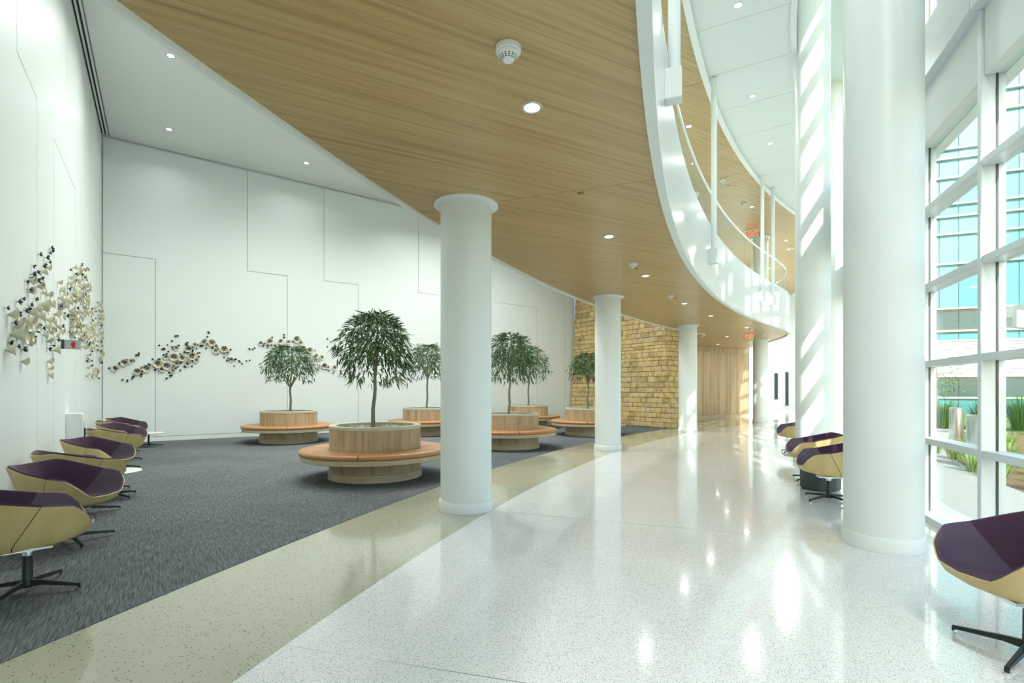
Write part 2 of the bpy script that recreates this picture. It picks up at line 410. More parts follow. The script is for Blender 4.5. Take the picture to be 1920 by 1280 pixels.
# ---- lounge ceiling with slot diffuser
lc = [pol(39.3, t_)[:2] for t_ in [78 - 0.5 * i for i in range(63)]] + [tuple(S0 + Vector((0.3, 0.3))), tuple(S1 + Vector((0.5, 0.5))), tuple(BE + bd * 0.3), tuple(B0 - bd * 0.02 - ld * 0.02), tuple(LB0 + ld * (LW - 0.2))]
inner = [tuple(B0 + bn * 0.05 + ln * 0.16), tuple(LB0 + ld * (LW + 0.1) + ln * 0.16), tuple(BE + bn * 0.05)]
lcp = [pol(39.3, t_)[:2] for t_ in [78 - 0.5 * i for i in range(63)]] + [tuple(S0 + Vector((0.3, 0.3))), tuple(BE + bn * 0.05 + bd * 0.3), inner[0], tuple(LB0 + ld * LW + ln * 0.16)]
cl = MB().prism(lcp, ZC, ZC + 0.2).build('ceiling', M['ceil'], kind='structure', label='high white ceiling over the lounge', cat='ceiling')
MB().prism(lc, ZC + 0.06, ZC + 0.3).build('ceiling', M['gap'], kind='structure', label='recessed edge above the high lounge ceiling', cat='ceiling')
df = empty('slot_diffuser', (0, 0, 0), label='black twin slot air diffuser along the lounge ceiling edge', cat='vent')
for off, hw, mk, nm in ((0.035, 0.012, 'slot', 'slot'), (0.10, 0.012, 'slot', 'slot'), (0.068, 0.016, 'ceil', 'bar'), (0.142, 0.018, 'ceil', 'edge_bar'), (0.008, 0.012, 'ceil', 'edge_bar')):
    a, b_ = LB0 + ln * off + ld * 0.06, LB0 + ln * off + ld * (LW - 0.3)
    z0 = ZC + (0.03 if mk == 'slot' else 0.0)
    MB().obox(a, b_, hw + (0.008 if mk == 'slot' else 0), z0, ZC + 0.055).build(nm, M[mk], df)

# ---- oak soffit in bays, with its white edge trims
sof = empty('ceiling', (0, 0, 0), kind='structure', label='low oak soffit under the curved balcony', cat='ceiling')
edges = [TH0, 89.49, 79.59] + list(BAYS[:3])
g = 0.008 / 38 * 57.3 / 1.0
for a, b_ in zip(edges[:-1], edges[1:]):
    MB().arc(36.42, 39.26, ZS, ZS + 0.05, a - g * 0.5, b_ + g * 0.5, 0.4).build('ceiling_panel', M['soffit'], sof)
endp = [pol(36.42, 50.03 - g - 0.4 * i)[:2] for i in range(9)] + [pol(36.42, 46.3)[:2], (10.02, 18.66), (10.55, 19.42), (10.95, 20.2), (11.28, 21.1), (11.50, 22.0), (11.69, 23.04), (12.2, 25.3), (12.95, 28.6), (3.4, 28.6), (3.4, 24.0), (6.6, 19.6)] + [pol(39.26, t_)[:2] for t_ in (48.0, 49.0, 50.03 - g)]
MB().prism(endp, ZS, ZS + 0.05).build('ceiling_panel', M['soffit'], sof)
MB().arc(36.45, 39.22, ZS + 0.051, ZS + 0.10, TH0, 46.6, 0.5).build('backing', M['seam'], sof)
MB().arc(39.26, 39.31, ZS - 0.035, ZS + 0.25, TH0, 48.0, 0.4).build('edge_trim', M['fascia'], sof)
# upper floor slab and wall standing on it
MB().arc(36.5, 39.2, ZS + 0.12, 4.85, TH0, 46.4, 0.6).build('floor', M['paint'], kind='structure', label='balcony floor slab above the oak soffit', cat='floor')
MB().prism([(9.2, 17.9), (10.45, 19.5), (11.2, 21.1), (11.6, 23.04), (12.1, 25.3), (12.8, 28.5), (3.5, 28.5), (3.5, 24.2), (6.9, 19.6), (7.6, 18.6)], ZS + 0.12, 4.85).build('floor', M['paint'], kind='structure', label='balcony landing slab over the oak wall', cat='floor')
MB().arc(39.05, 39.25, 4.85, ZC, TH0, 47.5, 0.6).build('wall_upper', M['paint'], kind='structure', label='white upper wall behind the glass balustrade', cat='wall')
for th in (65.0, 61.0, 57.0, 53.0, 49.0):
    MB().arc(39.03, 39.052, 4.86, ZC - 0.01, th + 0.012, th - 0.012, 1).build('trim_1', M['gap'], kind='structure', label='vertical joint in the white upper wall', cat='trim', group='upper wall joints')

# ---- balcony fascia (S-curved end) and glass balustrade
def curve_pts(R, end):
    return [Vector(pol(R, TH0 - 0.5 * i)[:2]) for i in range(int((TH0 - 46.5) / 0.5) + 1)] + [Vector(q) for q in end]
fend = [(10.09, 18.60), (10.64, 19.36), (11.05, 20.15), (11.38, 21.05), (11.60, 21.97), (11.79, 23.02), (12.3, 25.3)]
def wall_strip(pts, th, z0, z1, mb=None):
    mb = mb or MB(); v = []; fs = []
    for i, p_ in enumerate(pts):
        d = (pts[min(i + 1, len(pts) - 1)] - pts[max(i - 1, 0)]).normalized(); nn = Vector((-d.y, d.x)) * th
        q = p_ + nn
        v += [(p_.x, p_.y, z0), (q.x, q.y, z0), (q.x, q.y, z1), (p_.x, p_.y, z1)]
    for i in range(len(pts) - 1):
        for k in range(4): fs.append((4 * i + k, 4 * i + (k + 1) % 4, 4 * i + 4 + (k + 1) % 4, 4 * i + 4 + k))
    m_ = 4 * (len(pts) - 1); fs += [(3, 2, 1, 0), (m_, m_ + 1, m_ + 2, m_ + 3)]
    return mb.add(v, fs)
FP = curve_pts(36.33, fend)
bal = empty('balcony_parapet', (0, 0, 0), kind='structure', label='glossy white curved balcony parapet with glass balustrade', cat='balcony')
wall_strip(FP, 0.12, ZS + 0.02, 5.05).build('fascia', M['fascia'], bal, smooth=True)
wall_strip(FP, 0.09, ZS - 0.035, ZS + 0.02).build('lip', M['paint'], bal, smooth=True)
GP = curve_pts(36.44, [(9.98, 18.66), (10.52, 19.42), (10.93, 20.2), (11.26, 21.1), (11.48, 22.0), (11.67, 23.04)])
# panes between joints, about 1.5 m each, following the curve
acc = 0.0; start = 0
for i in range(1, len(GP)):
    acc += (GP[i] - GP[i - 1]).length
    if acc > 1.42 or i == len(GP) - 1:
        seg = [p_.copy() for p_ in GP[start:i + 1]]
        seg[0] = seg[0] + (seg[1] - seg[0]).normalized() * 0.012; seg[-1] = seg[-1] - (seg[-1] - seg[-2]).normalized() * 0.012
        if seg[0].y > -4: wall_strip(seg, 0.014, 5.04, 6.0).build('glass_pane', M['railglass'], bal, flip=True)
        acc = 0.0; start = i
wall_strip(GP, 0.03, 6.0, 6.045).build('handrail', M['chrome'] if False else M['laminate'], bal)
wall_strip(GP, 0.03, 5.04, 5.09).build('shoe', M['alum'], bal)
MB().box(-0.02, 0.02, -0.02, 0.02, 5.04, 6.04).build('end_post', M['laminate'], bal, loc=(GP[-1].x, GP[-1].y, 0))
# hanger rods with their box brackets, one at each column bay
for th, nm, zb, r, lab in ((69.69, 'a', 4.42, 0.062, 'thick white hanger rod nearest the viewer beside the balcony'), (59.79, 'b', 4.14, 0.058, 'white hanger rod in the middle of the curved balcony front'), (50.1, 'c', 4.2, 0.055, 'white hanger rod far along the balcony, left of its twin'), (48.1, 'd', 4.25, 0.055, 'white hanger rod farthest along the balcony, right of its twin')):
    x, y, _ = pol(36.235, th)
    e = empty('hanger_rod', (x, y, 0), rad(th), kind='structure', label=lab, cat='rod')
    MB().cyl(r, zb + 0.2, ZC, 20).build('rod', M['col'], e, smooth=True)
    MB().box(-0.075, 0.075, -0.075, 0.095, zb, zb + 0.32).build('bracket', M['col'], e, bevel=0.006)

# ---- upper ceilings: oak over the balcony, white strip over the hall, higher slot by the glass
upw = empty('ceiling', (0, 0, 0), kind='structure', label='upper oak ceiling above the balcony walkway', cat='ceiling')
ue = [TH0, 79.59, 69.69, 59.79, 51.2, 50.2]
for a, b_ in zip(ue[:-1], ue[1:]):
    MB().arc(36.45, 39.2, ZC, ZC + 0.05, a - g, b_ + g, 0.5).build('ceiling_panel', M['soffit'], upw)
MB().prism([pol(36.45, 50.2 - g - 0.5 * i)[:2] for i in range(27)] + [(17.4, 26.0), (20, 37.0), (9, 37.0), (3.4, 28.6), (3.4, 24.0)] + [pol(39.2, 50.2 - g)[:2]], ZC, ZC + 0.05).build('ceiling_panel', M['soffit'], upw)
MB().arc(36.3, 39.3, ZC + 0.055, ZC + 0.2, TH0, TH1, 0.5).build('backing', M['seam'], upw)
MB().arc(36.33, 36.45, ZC - 0.05, ZC + 0.25, TH0, TH1, 0.4).build('edge_trim', M['fascia'], upw)
wc = empty('ceiling', (0, 0, 0), kind='structure', label='white panelled ceiling strip between the balcony and the glass wall', cat='ceiling')
t_ = TH0
while t_ > TH1:
    MB().arc(34.78, 36.33, ZC + 0.03, ZC + 0.09, t_ - 0.008, max(TH1, t_ - 2.475) + 0.008, 0.6).build('ceiling_panel', M['ceil'], wc)
    t_ -= 2.475
MB().arc(34.7, 36.33, ZC + 0.095, ZC + 0.2, TH0, TH1, 0.6).build('backing', M['gap'], wc)
MB().arc(34.68, 34.78, ZC - 0.04, ZR, TH0, TH1, 0.5).build('fascia', M['paint'], wc)
MB().arc(33.3, 34.8, ZR, ZR + 0.2, TH0, TH1, 0.6).build('ceiling', M['ceil'], kind='structure', label='white ceiling of the tall slot beside the glass wall', cat='ceiling')

# ---- glass wall: 2.475 degree modules
MOD = 2.475; RG = 33.594; CH = 2 * RG * sin(rad(MOD / 2))
TR = [0.90, 1.742, 2.584, 3.426]; UT = [6.06 + 0.842 * i for i in range(5)]
def shared(mb, name, mat, **kw): return mb.mesh(name, mat, **kw)
me_mull = shared(MB().box(0, 0.065, -0.06, 0.112, 0, ZR), 'mullion', M['alu'], bevel=0.004)
me_gask = shared(MB().box(-0.006, 0.0, -0.007, 0.009, 0.06, ZR), 'gasket', M['dark'])
me_sill = shared(MB().box(0.065, CH + 0.01, -0.06, 0.118, -0.02, 0.065), 'sill', M['alu'], bevel=0.004)
me_tran = shared(MB().box(0.065, CH, -0.06, 0.104, -0.065, 0), 'transom', M['alu'], bevel=0.003)
me_span = shared(MB().box(0.0, CH, -0.06, 0.09, 4.14, 5.45), 'spandrel', M['paint'], bevel=0.003)
me_ledg = shared(MB().box(0.0, CH + 0.004, 0.085, 0.19, 4.72, 4.96), 'ledge', M['alu'], bevel=0.004)
me_shad = shared(MB().box(0.0, CH, -0.16, -0.05, 4.12, 4.24), 'sunshade', M['paint'])
def paneme(h_): return shared(MB().box(0.062, CH - 0.006, -0.008, 0.008, 0, h_), 'pane', M['glass'])
p_low, p_mid, p_top, p_sp = paneme(0.90 - 0.13), paneme(0.842 - 0.065), paneme(4.14 - 3.426), paneme(6.06 - 0.065 - 5.45)
k = -11; n_win = 0
while 69.69 - MOD * k > TH1:
    th = 69.69 - MOD * k
    a = Vector(pol(RG, th)[:2]); b_ = Vector(pol(RG, th - MOD)[:2]); d = (b_ - a).normalized()
    n_win += 1
    e = empty('window_%d' % n_win, (a.x, a.y, 0), math.atan2(d.y, d.x), kind='structure', cat='window',
              label=('glazed facade bay beside the big front column, showing the steel bins' if k == 0 else 'glazed facade bay at the right edge of the picture' if k == -1 else 'glazed bay of the tall curved facade farther along the hall' if k > 0 else 'glazed bay of the tall curved facade behind the viewer'), group='glazed facade bays')
    for nm, me in (('mullion', me_mull), ('gasket', me_gask), ('sill', me_sill), ('spandrel', me_span), ('ledge', me_ledg), ('sunshade', me_shad)): link(nm, me, e)
    for z in TR + UT: link('transom', me_tran, e, (0, 0, z))
    link('pane', p_low, e, (0, 0, 0.065)); link('pane', p_top, e, (0, 0, 3.426))
    for z in TR[:3] + UT: link('pane', p_mid, e, (0, 0, z))
    link('pane', p_sp, e, (0, 0, 5.45))
    k += 1
# floor grille along the glass
gr = empty('floor_grille', (0, 0, 0), label='linear metal air grille in the floor below the glass wall', cat='vent')
MB().arc(33.86, 33.98, 0.0, 0.003, 84, 45, 0.5).build('frame', M['alum'], gr)
MB().arc(33.868, 33.972, 0.003, 0.0035, 84, 45, 0.5).build('slot', M['gap'], gr)
for r in (33.88, 33.90, 33.92, 33.94, 33.96):
    MB().arc(r - 0.004, r + 0.004, 0.0035, 0.006, 84, 45, 0.5).build('bar', M['alum'], gr)

# ---- columns
me_shaft = MB().cyl(0.305, 0, ZC + 0.3, 64).mesh('shaft', M['col'], smooth=True)
me_shaftr = MB().cyl(0.305, 0, ZR + 0.05, 64).mesh('shaft', M['col'], smooth=True)
me_ring = MB().lathe([(0.3, 0.001), (0.3245, 0.001), (0.3245, 0.115), (0.315, 0.128), (0.3, 0.13)], 64).mesh('base_ring', M['col'], smooth=True)
me_coll = MB().lathe([(0.30, ZS - 0.012), (0.386, ZS - 0.012), (0.386, ZS + 0.02), (0.30, ZS + 0.02)], 64).mesh('collar', M['fascia'], smooth=True)
me_coll2 = MB().lathe([(0.30, ZC - 0.012), (0.386, ZC - 0.012), (0.386, ZC + 0.02), (0.30, ZC + 0.02)], 64).mesh('collar', M['fascia'], smooth=True)
labs = ['large white round column on the tan border at the middle of the picture', 'second white round column along the tan border, before the stone wall', 'third white round column, beside the corner of the stone wall', 'farthest white round column under the rounded balcony end']
for th, lb in list(zip(BAYS, labs)) + [(79.59, 'white round column behind the viewer on the tan border')]:
    x, y, _ = pol(38.62, th)
    e = empty('column', (x, y, 0), kind='structure', label=lb, cat='column')
    for nm, me in (('shaft', me_shaft), ('base_ring', me_ring), ('collar', me_coll), ('collar', me_coll2)): link(nm, me, e)
labs = ['largest white round column, tall in the right foreground by the glass', 'tall white column striped with sunlight behind the right foreground column', 'tall white column glimpsed just behind the sun-striped one', 'tall white column hidden farthest along the glass wall', 'tall white column by the glass behind the viewer']
for th, lb in zip((69.6, 59.7, 49.9, 40.0, 79.5), labs):
    x, y, _ = pol(34.405, th)
    e = empty('column', (x, y, 0), kind='structure', label=lb, cat='column')
    link('shaft', me_shaftr, e); link('base_ring', me_ring, e)

# ---- stone wall, battered, laid stone by stone
sd = (S0 - S1).normalized(); SL = (S0 - S1).length; sn = Vector((sd.y, -sd.x))       # sn: away from the room
if sn.dot(-S0) > 0: sn = -sn
ed = sn.copy(); EL = 1.05                                                               # end face runs away along the border
LEAN, LEANE, SH = 0.05, 0.115, 7.9
stw = MB()
def spt(u_, w_, z):                                                                     # along face, depth behind it, height
    p_ = S1 + sd * (u_ - LEANE * z * (1 if u_ > SL - 0.01 else 0)) + sn * (w_ + LEAN * z); return (p_.x, p_.y, z)
v = []
for z in (0, 4.0, SH):
    sh = LEANE * min(z, 4.0)
    for u_, w_ in ((0, 0.04), (SL - 0.04 - sh, 0.04), (SL - 0.04 - sh, EL), (0, EL)):
        p_ = S1 + sd * u_ + sn * (w_ + LEAN * z); v.append((p_.x, p_.y, z))
wall_stone = MB().add(v, [(3, 2, 1, 0), (8, 9, 10, 11)] + [(q_ + k_, q_ + (k_ + 1) % 4, q_ + 4 + (k_ + 1) % 4, q_ + 4 + k_) for q_ in (0, 4) for k_ in range(4)]).build('wall_stone', M['mortar'], kind='structure', label='battered wall of rough yellow limestone blocks', cat='stone wall')
rs = random.Random(3); stones = []
z = 0.0
while z < SH - 0.1:
    hgt = rs.choice((0.17, 0.19, 0.2, 0.2, 0.22, 0.13)); zt = z + hgt
    off = LEANE * min(z, 4.0)
    def stone(u0, u1, face):
        j = 0.006; pr = rs.uniform(0.0, 0.03); vs_ = []
        for zz in (z + j, zt - j):
            for a_, wv in ((u0 + j, -pr), (u1 - j, -pr - rs.uniform(-0.008, 0.008)), (u1 - j, 0.14), (u0 + j, 0.14)):
                if face == 0: p_ = S1 + sd * a_ + sn * (wv + LEAN * z)
                else: p_ = S1 + sd * (SL - off - wv + (0.06 if False else 0)) + sn * (a_ + LEAN * z)
                vs_.append((p_.x, p_.y, zz))
        # bulged front: an inset centre quad
        c0 = [Vector(vs_[i]) for i in (0, 1, 5, 4)]; mid = sum(c0, Vector()) / 4
        outd = (-sn if face == 0 else sd); o3 = Vector((outd.x, outd.y, 0)) * rs.uniform(0.008, 0.022)
        ins = [tuple(c + (mid - c) * 0.22 + o3 + Vector((0, 0, rs.uniform(-0.008, 0.008)))) for c in c0]
        fs = [(0, 3, 2, 1), (4, 5, 6, 7), (1, 2, 6, 5), (2, 3, 7, 6), (3, 0, 4, 7), (8, 9, 10, 11), (0, 1, 9, 8), (1, 5, 10, 9), (5, 4, 11, 10), (4, 0, 8, 11)]
        d2 = (mid - cam.location).length
        return (hgt * (u1 - u0) / d2 ** 2 * (1.0 if face == 0 else 0.6), vs_ + ins, fs)
    u_ = -rs.uniform(0, 0.25); end = SL - off
    while u_ < end - 0.02:
        wd = rs.uniform(0.24, 0.50); nx = u_ + wd
        if end - nx < 0.16: nx = end
        if nx > 0: stones.append(stone(max(u_, 0), nx, 0))
        u_ = nx
    u_ = 0.02
    while u_ < EL - 0.02:
        nx = min(EL, u_ + rs.uniform(0.22, 0.42))
        if EL - nx < 0.15: nx = EL
        stones.append(stone(u_, nx, 1)); u_ = nx
    z = zt
stones.sort(key=lambda s_: -s_[0])
rest = MB()
for i, (_, vs_, fs) in enumerate(stones):
    if i < 300:
        me = bpy.data.meshes.new('stone'); me.from_pydata([tuple(q) for q in vs_], [], fs); me.materials.append(M['stone']); link('stone', me, wall_stone)
    else: rest.add(vs_, fs)
rest.build('stones', M['stone'], wall_stone, flip=False, kind='stuff')

# ---- oak wall at the far end, board by board
W0, W1 = Vector((5.2, 23.2)), Vector((12.85, 27.6)); wd_ = (W1 - W0).normalized(); wn = Vector((wd_.y, -wd_.x)); WL = (W1 - W0).length
ow = MB().prism([tuple(W0 - wn * 0.02), tuple(W1 - wn * 0.02), tuple(W1 - wn * 0.2), tuple(W0 - wn * 0.2)], 0, ZC).build('wall_oak', M['paint'], kind='structure', label='oak boarded wall under the soffit at the far end', cat='wall')
nb = 62; bw = WL / nb
me_b1 = MB().box(0.003, bw - 0.003, -0.02, 0.0, 0.12, 3.36).mesh('board', M['plank'])
me_b2 = MB().box(0.003, bw - 0.003, -0.02, 0.0, 3.375, 3.63).mesh('board', M['plank'])
for i in range(nb):
    q = W0 + wd_ * (i * bw)
    for me in (me_b1, me_b2): link('board', me, ow, (q.x, q.y, 0), (0, 0, math.atan2(wd_.y, wd_.x)))
link('skirting', MB().box(0, WL, -0.03, 0, 0.0, 0.115).mesh('skirting', M['oakring']), ow, (W0.x, W0.y, 0), (0, 0, math.atan2(wd_.y, wd_.x)))
# wall closing the double height zone behind the stone wall
MB().prism([(3.2, 24.0), (3.2, 29.0), (3.0, 29.0), (3.0, 24.0)], 0, ZC).build('wall_service', M['paint'], kind='structure', label='white wall hidden behind the limestone wall', cat='wall')

# ---- far end of the hall
fw = MB().prism([(11.5, 36.4), (22.2, 36.4), (22.2, 36.7), (11.5, 36.7)], 0, ZC + 0.3).build('wall_far', M['paint'], kind='structure', label='bright white wall closing the far end of the hall', cat='wall')
MB().prism([(12.9, 27.6), (13.1, 27.6), (13.1, 36.5), (12.9, 36.5)], 0, ZC + 0.2).build('wall_return', M['paint'], kind='structure', label='white return wall beyond the farthest white column', cat='wall')
for px0, px1, z0, z1, Yd, nm, lb in ((1451, 1458, 0.75, 2.62, 36.38, 'door_1', 'dark glazed opening beside the farthest white column'), (1471.5, 1478, 0.3, 2.7, 36.38, 'door_2', 'narrow dark opening at the far end left of the striped column')):
    x0, x1 = (px0 - 960) / F * Yd, (px1 - 960) / F * Yd
    e = empty(nm, (x0, Yd, 0), kind='structure', label=lb, cat='door')
    MB().box(0, x1 - x0, -0.03, 0.0, z0, z1).build('leaf', M['drum'], e)
    MB().box(-0.06, 0, -0.06, 0.0, z0, z1).build('frame', M['alu'], e); MB().box(x1 - x0, x1 - x0 + 0.06, -0.06, 0.0, z0, z1).build('frame', M['alu'], e)
    MB().box(-0.06, x1 - x0 + 0.06, -0.06, 0.0, z1, z1 + 0.06).build('frame', M['alu'], e)
# walls out of view that close the hall
MB().arc(39.3, 39.6, 0, ZC + 0.2, TH0, 76.4, 0.8).build('wall_near', M['paint'], kind='structure', label='white corridor wall behind the viewer', cat='wall')
a, b_ = pol(33.2, TH0), pol(39.6, TH0)
MB().obox(a, b_, 0.15, 0, ZR + 0.2).build('wall_end', M['paint'], kind='structure', label='white end wall behind the viewer', cat='wall')
MB().prism([pol(33.45, 36.6)[:2], (22.0, 29.3), (22.0, 36.7), (22.2, 36.7), (22.2, 29.2), pol(33.2, 36.6)[:2]], 0, ZR + 0.2).build('wall_side', M['paint'], kind='structure', label='white side wall at the far end of the hall', cat='wall')
MB().prism([pol(33.3, 37)[:2], (22.2, 29.0), (22.2, 37), (11, 37), (12.5, 28), pol(38.5, 37)[:2]], ZC + 0.06, ZC + 0.3).build('ceiling', M['ceil'], kind='structure', label='ceiling beyond the balcony at the far end', cat='ceiling')

# ================================================================ LAMPS AND CEILING FITTINGS
me_tr = MB().lathe([(0.062, -0.004), (0.078, -0.006), (0.083, 0.0), (0.083, 0.004), (0.062, 0.004)], 28).mesh('trim_ring', M['alum'], smooth=True)
me_le = MB().cyl(0.064, -0.002, 0.002, 24).mesh('lens', M['lens'])
def downlight(x, y, z, power, label, group, size=1.0, spread=165):
    e = empty('downlight', (x, y, z), label=label, cat='light', group=group)
    e.scale = (size, size, 1)
    link('trim_ring', me_tr, e); link('lens', me_le, e)
    ld_ = bpy.data.lights.new('downlight_lamp', 'AREA'); ld_.shape = 'DISK'; ld_.size = 0.13; ld_.energy = power * LAMP; ld_.color = (0.97, 1.0, 0.965); ld_.spread = rad(spread)
    lo = bpy.data.objects.new('lamp', ld_); COL.objects.link(lo); lo.parent = e; lo.location = (0, 0, -0.012)
    return e
G = 'downlights in the oak soffit'
for th, lb in ((77.3, 'recessed downlight in the oak soffit above the viewer'), (72.37, 'large bright downlight in the oak soffit near the smoke detector'), (66.89, 'downlight in the oak soffit right of the big middle column top'), (62.59, 'downlight in the oak soffit before the second column'), (57.0, 'downlight in the oak soffit right of the second column'), (52.9, 'downlight in the oak soffit before the third column'), (47.18, 'downlight in the oak soffit left of the far smoke detector')):
    x, y, _ = pol(37.26, th); downlight(x, y, ZS - 0.001, 2.5, lb, G)
for x, y, lb in ((8.94, 21.08, 'downlight in the oak soffit between third and fourth columns'), (7.9, 22.8, 'small downlight close before the oak wall'), (10.0, 24.6, 'small downlight before the oak wall near the fourth column')):
    downlight(x, y, ZS - 0.001, 2.5, lb, G)
G = 'downlights in the lounge ceiling'
for x, y, pw_, lb in ((-6.85, 10.17, 22, 'uppermost of the three downlights seen in the lounge ceiling'), (-8.83, 13.04, 7, 'lower left of the three downlights seen in the lounge ceiling'), (-6.08, 14.98, 10, 'rightmost of the three downlights seen in the lounge ceiling'), (-5.0, 9.3, 58, 'unseen fill light added above the nearest planter bench'), (-2.4, 10.3, 62, 'unseen fill light added beside the big middle column'), (-4.4, 12.3, 85, 'unseen fill light added above the middle planter benches'), (-1.2, 13.2, 75, 'unseen fill light added above the fourth planter bench'), (-1.2, 16.6, 95, 'unseen fill light added above the rear planter benches'), (1.6, 17.4, 80, 'unseen fill light added close before the stone wall'), (-3.4, 6.3, 28, 'unseen fill light added above the nearest plum chairs')):  # lamps past the third are unseen, added to light the lounge evenly
    downlight(x, y, ZC - 0.001, pw_, lb, G, spread=150)
G = 'downlights in the white upper ceiling'
for th, lb in ((72.5, 'downlight in the white upper ceiling above the viewer'), (62.95, 'upper downlight nearest the top edge of the white ceiling strip'), (57.87, 'second downlight along the white upper ceiling strip'), (53.48, 'third downlight along the white upper ceiling strip'), (47.0, 'downlight in the white upper ceiling beyond the rods')):
    x, y, _ = pol(35.6, th); downlight(x, y, ZC + 0.029, 5, lb, G)
for i in range(7):  # strong out-of-view lamps added as fill for floor, columns and balcony
    x, y, _ = pol(35.6, 79.5 + 2.4 * i); downlight(x, y, ZC + 0.029, 55, 'added fill light in the white ceiling strip behind the viewer', 'added fill lights behind the viewer')
G = 'downlights in the upper oak ceiling'
for th, lb in ((67.0, 'added walkway fill light above the nearest hanger rod'), (62.2, 'added walkway fill light above the middle hanger rod'), (57.2, 'added walkway fill light past the middle hanger rod'), (52.6, 'added walkway fill light before the double joint')):  # lamps added to brighten the upper wall behind the balustrade
    x, y, _ = pol(38.45, th); downlight(x, y, ZC - 0.001, 11, lb, G)
for x, y, pw_, lb in ((8.79, 18.56, 20, 'upper oak ceiling downlight near the double joint'), (12.31, 22.75, 60, 'upper oak ceiling downlight above the balcony end'), (13.21, 24.2, 90, 'upper oak ceiling downlight beyond the balcony end'), (16.5, 31.5, 220, 'fill light added in the upper oak ceiling at the far wall'), (14.2, 28.0, 160, 'fill light added in the upper oak ceiling between balcony and far wall'), (4.5, 12.9, 26, 'upper oak ceiling downlight over the balcony middle'), (0.2, 5.4, 26, 'upper oak ceiling downlight above the near balcony')):  # the two strongest are fill, added to brighten the far hall
    downlight(x, y, ZC - 0.001, pw_, lb, G)

me_det = MB().lathe([(0.0, -0.085), (0.026, -0.085), (0.034, -0.08), (0.056, -0.055), (0.068, -0.042), (0.068, -0.03), (0.078, -0.028), (0.08, -0.001), (0.0, 0.0)], 28).mesh('housing', M['plastic'], smooth=True)
dv = MB()
for i in range(14):
    a = 2 * pi * i / 14
    for rr, zz in ((0.041, -0.0735), (0.0475, -0.0665), (0.054, -0.059)):
        c, s_ = cos(a), sin(a); hw = 0.0055
        q = [(rr * c - hw * -s_ * -1, rr * s_ - hw * c, zz - 0.0035)]
        dv.add([((rr - .002) * c + hw * s_, (rr - .002) * s_ - hw * c, zz - 0.0025), ((rr - .002) * c - hw * s_, (rr - .002) * s_ + hw * c, zz - 0.0025), ((rr + .0015) * c - hw * s_, (rr + .0015) * s_ + hw * c, zz + 0.0012), ((rr + .0015) * c + hw * s_, (rr + .0015) * s_ - hw * c, zz + 0.0012)], [(0, 1, 2, 3)])
me_dv = dv.mesh('vents', M['dark'], flip=False)
G = 'smoke detectors'
for R, th, z, lb, sc in ((37.23, 73.47, ZS, 'large white smoke detector in the oak soffit, nearest the viewer', 1.05), (37.25, 64.23, ZS, 'white detector in the oak soffit between two downlights', 0.9), (37.28, 58.98, ZS, 'white smoke detector in the oak soffit right of the second column', 0.9), (37.31, 46.25, ZS, 'white smoke detector in the oak soffit above the exit sign', 0.9), (37.58, 43.22, ZS, 'white smoke detector in the oak soffit above the farthest column', 0.9), (37.27, 50.9, ZC, 'white detector in the upper oak ceiling by the hanger rod', 1.2), (37.41, 46.91, ZC, 'white smoke detector in the upper oak ceiling beyond the double joint', 1.1), (38.42, 35.76, ZC, 'white smoke detector in the upper oak ceiling farthest away', 1.1)):
    x, y, _ = pol(R, th)
    e = empty('smoke_detector', (x, y, z), rad(20), label=lb, cat='detector', group=G); e.scale = (sc,) * 3
    link('housing', me_det, e); link('vents', me_dv, e)
me_cap = MB().lathe([(0.0, -0.008), (0.036, -0.008), (0.042, -0.004), (0.042, 0.0), (0.0, 0.0)], 24).mesh('sprinkler_cover', M['cap'], smooth=True)
for R, th, z, lb in ((37.24, 69.55, ZS, 'round brown sprinkler cover on the soffit joint by the big column'), (37.28, 63.65, ZS, 'round brown sprinkler cover beside the flat detector'), (37.27, 58.23, ZS, 'brown sprinkler cover beside the second column detector'), (37.22, 52.0, ZS, 'brown sprinkler cover before the third column'), (37.31, 45.55, ZS, 'brown sprinkler cover above the lower exit sign'), (37.29, 50.0, ZC, 'brown sprinkler cover in the upper oak ceiling'), (37.41, 45.53, ZC, 'brown sprinkler cover in the upper oak ceiling beyond the joint')):
    x, y, _ = pol(R, th); link('sprinkler_cover', me_cap, None, (x, y, z), label=lb, cat='sprinkler', group='sprinkler covers')
MB().lathe([(0.98, ZS - 0.014), (1.12, ZS - 0.014), (1.12, ZS + 0.01), (0.98, ZS + 0.01)], 64).build('ring_trim', M['fascia'], loc=(6.75, 20.75, 0), kind='structure', label='round white ring set into the soffit behind the third column', cat='trim')

